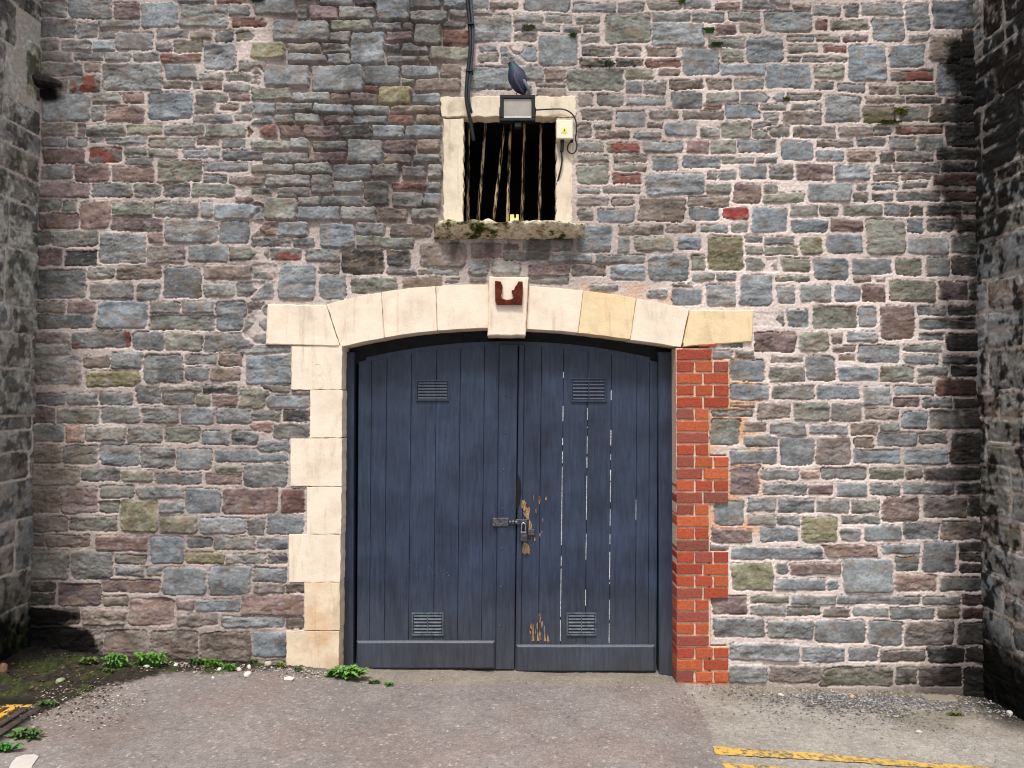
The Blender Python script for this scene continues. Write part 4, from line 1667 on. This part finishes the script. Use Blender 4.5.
# ================================================================== PIGEON
YP = -.165
def pigeon():
    z0 = P2(0, 94.6, YH)[1]
    root = empty('pigeon', at(518, 94.6, YP), 'dark slate pigeon with a teal and purple neck standing on the black floodlight', 'pigeon')
    # spine stations px,py (at YP), half width x, half depth y
    st = [(524.3,94.6,.006,.004,'t'),(523.2,92,.026,.012,'t'),(521.2,88.5,.042,.030,'b'),(519.2,84,.053,.044,'b'),(517.6,79,.058,.050,'b'),(516,74,.055,.046,'c'),
          (514.3,70,.041,.035,'n'),(512.9,66.8,.028,.027,'n'),(512,64.3,.0235,.024,'h'),(511.3,62.4,.020,.020,'h'),(510.8,61.2,.010,.011,'h')]
    cols = {'t': lin((28,30,38)), 'b': lin((58,60,84)), 'c': lin((46,38,78)), 'n': lin((26,60,74)), 'h': lin((34,42,54))}
    m = MB(); n = 14; vs = []; cs = []
    P = [at(a, b, YP) for a, b, *_ in st]
    for i, (a, b, w, d, k) in enumerate(st):
        dr = (P[min(i+1, len(P)-1)]-P[max(i-1, 0)]).normalized(); side = Vector((0, 1, 0)); acr = dr.cross(side).normalized()
        for j in range(n):
            t = 2*math.pi*j/n; vs.append(P[i]+acr*math.cos(t)*w+side*math.sin(t)*d); cs.append(tuple(cols[k]*rg.uniform(.85, 1.15)))
    k0 = len(m.v); m.v += [tuple(v) for v in vs]; m.c += cs
    fs = [(i*n+j, i*n+(j+1) % n, (i+1)*n+(j+1) % n, (i+1)*n+j) for i in range(len(st)-1) for j in range(n)]+[tuple(range(n))[::-1], tuple((len(st)-1)*n+j for j in range(n))]
    m.f += fs; m.mi += [0]*len(fs)
    # beak and eyes are drawn out of the head
    hd = at(511.2, 63.4, YP); m.col = tuple(lin((120,112,104)))
    m.tube([hd+Vector((-.014, -.008, 0)), hd+Vector((-.026, -.013, -.002)), hd+Vector((-.036, -.016, -.006))], [.006, .004, .001], 6)
    for s in (-1, 1):
        m.col = tuple(lin((190,80,30))); m.blob(hd+Vector((-.006, s*.0205, .003)), .003, .002, .003, 1, 0)
    FE = attr_mat('feathers', .6, .4, 200, .3, .25)
    o = m.build('body', FE, root, smooth=True)
    for s, cc in ((1, (112,120,142)), (-1, (52,54,76))):
        m = MB(); c0 = [(516.2,70,.010),(518.2,75,.028),(520.6,81,.032),(524,87,.024),(527,91.5,.010),(528,94,.003)]
        vs = []; nn = 8; m.col = tuple(lin(cc))
        for i, (x, y, w) in enumerate(c0):
            p = at(x+(4.6 if s > 0 else -4.0)*math.sin(math.pi*(i+.6)/6.5)-1.0, y+1, YP+(-.012 if s > 0 else -.030))
            for j in range(nn):
                t = 2*math.pi*j/nn; vs.append(p+Vector((math.cos(t)*w*.5, math.sin(t)*w*.9, math.sin(t+.5)*w*.2)))
        m.add(vs, [(i*nn+j, i*nn+(j+1) % nn, (i+1)*nn+(j+1) % nn, (i+1)*nn+j) for i in range(5) for j in range(nn)]+[tuple(range(nn))[::-1], tuple(5*nn+j for j in range(nn))])
        w = m.build('wing', FE, root, smooth=True)
    FT = flecked('pink_leg', lin((150,70,66)), lin((176,92,84)), 20, bs=0)
    for dx in (-.014, .014):
        m = MB(); p = at(519, 90, YP); zf = z0+.003
        m.tube([(p.x+dx, YP, p.z), (p.x+dx, YP-.003, zf+.003)], .0035, 6)
        for a in (-.7, 0, .7, math.pi): m.tube([(p.x+dx, YP-.003, zf+.002), (p.x+dx-.016*math.sin(a), YP-.003-.018*math.cos(a), zf)], [.003, .0015], 5)
        m.build('leg', FT, root)
pigeon()
# ================================================================== DRAIN, PAINT, STONES, WEEDS
IRON = flecked('drain_iron', lin((52,44,42)), lin((88,76,70)), 24, .8, .3, .5, .004)
YEL = flecked('worn_yellow_paint', lin((110,84,44)), lin((206,160,66)), 16, .8, .3, .5, .004, lo=.30, hi=.46)
dr = empty('drain_grate', (-2.72, -.97, .06), 'iron drain grate with two bars painted yellow in the mossy left corner', 'drain grate')
zg = .088
m = MB()
for b_ in ((-2.95, -2.49, -.775, -.735), (-2.95, -2.49, -1.205, -1.165)): m.box(b_[0], b_[1], b_[2], b_[3], zg-.04, zg, .004)
for b_ in ((-2.95, -2.905), (-2.53, -2.485)): m.box(b_[0], b_[1], -1.165, -.775, zg-.04, zg, .004)
m.build('grate_frame', IRON, dr)
for i, x in enumerate((-2.852, -2.780, -2.708, -2.636, -2.568)):
    yel = i in (2, 3)
    m = MB(); m.box(x-.018, x+.018, -1.165, -.775, zg-.035, zg+.002, .004)
    o = m.build('grate_bar', YEL if yel else IRON, dr)
    if yel: o['label'] = 'yellow painted bar'
m = MB(); m.box(-2.70, -2.56, -.772, -.738, zg, zg+.002, .001); m.build('paint_mark', YEL, dr)

def ground_sheet(name, outline_px, mat, lift=.005, label=None, nsub=3):
    """a thin painted skin that follows the ground"""
    pts = [on_ground(*q) for q in outline_px]
    bm = bmesh.new(); vs = [bm.verts.new((p.x, p.y, 0)) for p in pts]; f = bm.faces.new(vs)
    bmesh.ops.triangulate(bm, faces=bm.faces)
    for _ in range(nsub): bmesh.ops.subdivide_edges(bm, edges=[e for e in bm.edges if e.calc_length() > .03], cuts=1)
    bmesh.ops.triangulate(bm, faces=bm.faces)
    X = np.array([v.co.x for v in bm.verts]); Y = np.array([v.co.y for v in bm.verts])
    Z = ground_arr(X, Y)+(fbm(X*6, Y*6, 502, 5)-.5)*.018+lift
    for v, z in zip(bm.verts, Z): v.co.z = z
    bmesh.ops.recalc_face_normals(bm, faces=bm.faces)
    if sum(f.normal.z for f in bm.faces) < 0: bmesh.ops.reverse_faces(bm, faces=bm.faces)
    me = bpy.data.meshes.new(name); bm.to_mesh(me); bm.free(); me.materials.append(mat)
    o = link(name, me); o['kind'] = 'structure'
    if label: o['label'] = label
    return o
def worn_paint(name, c, lo=.36, hi=.44):
    m, nt, b = new_mat(name, .8, .3)
    n = noise_node(nt, 30, 8, .75); n2 = noise_node(nt, 6, 5, .6)
    c1 = ramp(nt, n2, [(.3, tuple(lin(c)*.75)), (.7, tuple(lin(c)))])
    cc = mixc(nt, ramp(nt, n, [(lo, (1, 1, 1)), (hi, (0, 0, 0))]), c1, tuple(lin((118,108,92))*.9))
    nt.links.new(cc, b.inputs['Base Color']); bump(nt, b, n, .4, .004)
    return m
YP_ = worn_paint('yellow_road_paint', (218,178,92), .42, .52)
rj = random.Random(2)
def edge(pts, j=.35, n=6):
    out = []
    for i in range(len(pts)):
        a, b = pts[i], pts[(i+1) % len(pts)]
        for k in range(n):
            t = k/n; out.append((a[0]+(b[0]-a[0])*t+rj.uniform(-j, j), a[1]+(b[1]-a[1])*t+rj.uniform(-j, j)*.6))
    return out
ground_sheet('yellow_line', edge([(712.6,746.5),(780,752),(860,757.5),(962,765.5),(1060,773.5),(1060,780),(960,770.5),(855,763.5),(780,759),(716,754.8)]), YP_, label='worn yellow painted line on the ground at lower right')
ground_sheet('yellow_line', edge([(720.5,763),(800,770),(900,779),(900,788),(800,778),(724,771)]), YP_, label='second yellow painted line just below the first')
WP = worn_paint('white_road_paint', (214,206,200), .30, .36)
ground_sheet('white_paint_patch', edge([(9,770),(11,765),(16,759.5),(24,756.5),(34,755.6),(39,757.5),(37,761),(32,768),(30,775)], .2, 3), WP, label='small white painted patch on the ground at lower left')

M_CHIP = attr_mat('loose_stone', .9, .3, 120, .4, .25)
rs = random.Random(31)
def chip(m, p, r, col, flat=.6):
    m.col = tuple(lin(col)*rs.uniform(.75, 1.1)); bm = None
    a = rs.uniform(0, 6.3); ca, sa = math.cos(a), math.sin(a); vs = []
    for x, y, z in ((1,0,0),(-1,0,0),(0,1,0),(0,-1,0),(0,0,1),(0,0,-1)):
        k = rs.uniform(.6, 1.2); X, Y, Z = x*r*k*1.3+rs.uniform(-.3, .3)*r, y*r*k*.8+rs.uniform(-.3, .3)*r, z*r*k*flat
        vs.append((p[0]+X*ca-Y*sa, p[1]+X*sa+Y*ca, p[2]+Z+r*.15))
    m.add(vs, [(0,2,4),(2,1,4),(1,3,4),(3,0,4),(2,0,5),(1,2,5),(3,1,5),(0,3,5)])
g1 = [(120,118,122),(150,146,146),(96,94,96),(172,166,160),(110,100,96),(84,82,84)]
g2 = [(150,138,128),(180,170,160),(120,104,94),(200,190,180),(90,80,72)]
m = MB()
def pt(x, y):
    return (x, y, ground_z(x, y)+rs.uniform(-.001, .003))
def scatter(fn, n, cols, r0, r1):
    for _ in range(n):
        q = fn(); 
        if q is None: continue
        if q[1] > -.02: continue
        chip(m, pt(*q), rs.uniform(r0, r1)*rs.choice([.6, .8, 1]), rs.choice(cols))
scatter(lambda: (rs.gauss(2.30, .36), -.10-abs(rs.gauss(.06, .11))), 4600, g1, .004, .012)
scatter(lambda: (rs.gauss(2.2, .5), -.42+rs.gauss(0, .16)), 1500, g1, .003, .008)
scatter(lambda: (rs.uniform(-2.3, -1.15), -.03-abs(rs.gauss(0, .07))), 1100, g2, .004, .010)
scatter(lambda: (rs.uniform(-2.62, -2.0)+0, -.42-rs.gauss(.25, .16)) , 900, g2, .003, .009)
scatter(lambda: (rs.uniform(-3., -2.2), rs.uniform(-.85, -.05)), 900, [(70,60,50),(96,84,68),(120,96,60),(52,46,40)], .004, .012)
scatter(lambda: (rs.uniform(-1.1, 1.2), -.02-abs(rs.gauss(0, .10))), 260, g2, .003, .006)
scatter(lambda: (rs.uniform(-3., 3.), rs.uniform(-1.6, -.1)), 700, g2+g1, .002, .005)
scatter(lambda: (rs.uniform(1.15, 2.98), -.02-abs(rs.gauss(0, .06))), 500, g2, .003, .009)
tag(m.build('gravel', M_CHIP), 'loose gravel and grit gathered along the foot of the wall', kind='stuff')

def rock(px, py, w, h, col, label, cat='stone', grp=None, seed=0):
    p = on_ground(px, py); rr = random.Random(px*7+py); m = MB(); m.col = tuple(lin(col))
    s = 1/165.
    m.blob((p.x, p.y, p.z+h*s*.35), w*s*.5, w*s*.32, h*s*.55, 2, .14, rr)
    tag(m.build('loose_stone', M_CHIP), label, cat, grp or 'loose stones along the wall foot')
WHT = (218,210,204)
rock(247.6,676,11,4.5,WHT,'largest white stone chip, long and flat, at the wall foot left of the gate')
rock(249,669,6,5,WHT,'rounded white stone chip just behind the largest long flat one')
rock(220,671,6,4,WHT,'white stone chip between the two weed tufts left of the largest chip')
rock(268,666,8,6,(190,178,170),'pinkish grey stone lump against the wall foot left of the cream quoin')
rock(288.6,680,10,3.5,WHT,'flat white stone chip in front of the bottom cream quoin')
rock(239,671,7,4,(200,192,184),'dull white chip touching the largest white chip on its left')
rock(176,666,6.5,3.2,WHT,'lone white stone chip between the big green weeds and the small tufts')
rock(147,667,7,3,(196,196,176),'pale chip lying at the front of the second green weed')
rock(213,679,5,3,(200,192,186),'small white chip on the tarmac ahead of the weed tufts')
rock(60,682,10,4,(150,158,130),'mossy pale green stone lying in the dark soil of the left corner')
rock(3,674,12,12,(150,112,96),'pinkish brown stone at the foot of the left side wall')
rock(1009.5,715,9,5,(206,202,198),'white stone in front of the right side wall foot')
rock(919,733,6,3,(196,190,184),'small pale stone on the tarmac right of the gravel patch front')
rock(852.5,698,7,4,(196,160,126),'orange-tinged stone chip at the back of the gravel patch on the right')
rock(781,696,6,3,(206,198,188),'pale chip at the wall foot right of the brick jamb')
p = on_ground(944, 703); m = MB(); m.col = tuple(lin((140,132,120))); rr = random.Random(1)
m.prism([(p.x-.11, p.z-.03), (p.x+.11, p.z-.03), (p.x+.10, p.z+.008), (p.x-.09, p.z+.014)], p.y+.02, p.y+.10, .006, .003, .03, rr)
tag(m.build('cement_lump', M_CHIP), 'pale broken slab of cement behind the gravel near the right corner', 'cement slab')

# ---- weeds
def leaf_mat(name, c):
    m, nt, b = new_mat(name, .55, .35)
    a = nd(nt, 'ShaderNodeAttribute'); a.attribute_name = 'Col'; nt.links.new(a.outputs['Color'], b.inputs['Base Color'])
    b.inputs['Transmission Weight'].default_value = 0
    return m
LEAF = leaf_mat('weed_leaf', 0)
def weed(px, py, width, height, n, col, label, cat='weed', grp='weeds along the foot of the wall', base=None, wall_n=False, jag=True):
    p = base or on_ground(px, py); rr = random.Random(int(px*13+py)); m = MB(); W, H = width/165., height/230.; n = int(n*1.8)
    for i in range(n):
        m.col = tuple(lin(col)*rr.uniform(.55, 1.35)*np.array([rr.uniform(.85, 1.2), 1, rr.uniform(.7, 1.1)]))
        a = rr.uniform(0, 2*math.pi); L = rr.uniform(.35, 1.0)*W*.5; up = rr.uniform(.25, 1.0)*H; w = rr.uniform(.08, .16)*(L+.008)+.001
        if wall_n: d = Vector((math.cos(a), -abs(math.sin(a))*.4, 0))
        else: d = Vector((math.cos(a), math.sin(a)*.6, 0))
        s = Vector((-d.y, d.x, 0)).normalized() if d.length > 0 else Vector((0, 1, 0))
        L *= rr.choice([.6, .8, 1, 1.25]); b0 = p+Vector((rr.uniform(-.45, .45)*W*.7, rr.uniform(-.25, .05)*W*.4, 0)); vs = []; K = 5
        for k in range(K+1):
            t = k/K; q = b0+d*L*t+Vector((0, 0, up*(math.sin(t*2.2)*.9)))
            ww = w*math.sin(math.pi*min(.98, t*.8+.12))*(1+(.45*(k % 2) if jag else 0))
            vs += [q-s*ww+Vector((0, 0, ww*.4)), q+s*ww+Vector((0, 0, ww*.4)), q]
        fs = []
        for k in range(K):
            fs += [(k*3, k*3+2, k*3+5, k*3+3), (k*3+2, k*3+1, k*3+4, k*3+5)]
        m.add(vs, fs)
    o = m.build('weed', LEAF); o.location = p
    off = p-Vector([sum(v[j] for v in m.v)/len(m.v) if j < 2 else min(v[2] for v in m.v) for j in range(3)])
    o.data.transform(Matrix.Translation(-off))
    return tag(o, label, cat, grp)
G = (96,140,66); GD = (80,108,60)
weed(346,678,34,17,110,G,'bright green leafy weed at the foot of the gate frame by the bottom quoin')
weed(389,686,11,6,26,G,'tiny bright weed sprig on the tarmac right of the leafy weed')
weed(374,684,12,6,26,GD,'tiny dark green sprig between the leafy weed and the bright sprig')
weed(116,667,24,20,90,G,'left one of the two big green weeds against the wall foot')
weed(152,666,27,20,100,G,'right one of the two big green weeds against the wall foot')
weed(198,665,16,11,45,GD,'dull green tuft right of the two big weeds')
weed(212,667,16,12,45,(92,132,44),'green tuft just left of the bright small tuft')
weed(229,671,14,11,45,G,'bright small tuft left of the largest white chip')
weed(254,664,10,8,25,GD,'small dull tuft behind the largest white chip')
weed(281,667,10,8,25,(120,130,60),'yellowish tuft beside the bottom cream quoin')
weed(88,664,16,10,40,(96,120,60),'sparse grey-green tuft at the edge of the black stain')
weed(299,671,9,6,22,GD,'tiny sprig at the foot of the bottom cream quoin')
weed(47,706,16,7,40,GD,'low moss-green sprig behind the drain grate')
weed(27,738,22,11,80,GD,'grassy tuft along the edge of the drain grate')
weed(3,752,18,10,60,(70,130,60),'green tuft in front of the drain grate at the picture edge')
weed(108,672,12,6,25,GD,'small green sprig in front of the left big weed')
weed(955,716,14,6,30,(96,108,60),'thin greenish sprigs at the foot of the right corner')
for (x, y, w, h, n, c, l) in [(709.5,33,12,10,60,(84,120,76),'green fern tuft rooted in a joint at upper right of the window'),
    (717,46,12,6,45,(62,86,40),'dark moss tuft just below the fern tuft at upper right of the window'),
    (528,30,13,9,55,(96,112,84),'greyish plant tuft in the joint above and right of the pigeon'),
    (573,37,8,8,35,(70,104,58),'small green tuft at the top corner of the square blue stone'),
    (609.5,66,10,10,50,(66,104,74),'dark green fern tuft to the right of the lintel'),
    (682,3,8,9,40,(84,124,50),'green tuft at the very top of the wall picture'),
    (901,114,12,12,60,(110,120,50),'olive moss tuft on the wall near the black stain at upper right'),
    (787,101,7,9,30,(96,112,60),'tiny moss tuft on the wall right of the pale blue stone'),
    (888,124,18,6,50,(90,100,44),'long low moss patch under the olive moss tuft'),
    (257,2,14,9,40,(60,84,40),'dark green tuft in the joint at the upper left of the cables'),
    (404,109,4,14,16,(80,96,50),'thin green wisp in a joint left of the cables')]:
    q = at(x, y, -.008); weed(x, y+h*.3, w, h*.8, n, c, l, 'wall plant', 'plants growing in the wall joints', base=q, wall_n=True)

# ================================================================== LIGHT, SKY, CAMERA
w = bpy.data.worlds.new('World'); SC.world = w; w.use_nodes = True
nt = w.node_tree; bg = nt.nodes['Background']
EL, AZ = R(62), R(14)
sky = nt.nodes.new('ShaderNodeTexSky'); sky.sky_type = 'NISHITA'; sky.sun_disc = False
sky.sun_elevation = EL; sky.sun_rotation = math.pi+AZ if False else R(180)-AZ
sky.air_density = 1.2; sky.dust_density = 4.0; sky.ozone_density = 1.0
hs = nt.nodes.new('ShaderNodeHueSaturation'); hs.inputs['Saturation'].default_value = .35
nt.links.new(sky.outputs[0], hs.inputs['Color']); nt.links.new(hs.outputs[0], bg.inputs['Color']); bg.inputs['Strength'].default_value = .105
sd = bpy.data.lights.new('sun', 'SUN'); sd.energy = 2.4; sd.angle = R(10); sd.color = (1, .96, .90)
so = bpy.data.objects.new('sun', sd); COL.objects.link(so)
# the sun stands behind the viewer, slightly to the left
d = Vector((math.sin(AZ)*math.cos(EL), math.cos(AZ)*math.cos(EL), -math.sin(EL)))
so.rotation_euler = d.to_track_quat('-Z', 'Y').to_euler(); so.location = (-2, -8, 9)
cd = bpy.data.cameras.new('camera'); cd.sensor_width = 36; cd.lens = F*36/1024; cd.clip_end = 500; cd.clip_start = .05
co = bpy.data.objects.new('camera', cd); COL.objects.link(co); co.location = (0, CAMY, CAMZ); co.rotation_euler = (math.pi/2+TILT, 0, 0)
SC.camera = co
SC.view_settings.view_transform = 'Standard'; SC.view_settings.look = 'None'; SC.view_settings.gamma = 1; SC.view_settings.use_curve_mapping = False
SC.view_settings.exposure = .40
SC.cycles.filter_width = 1.1
SC.render.resolution_x = 1024; SC.render.resolution_y = 768
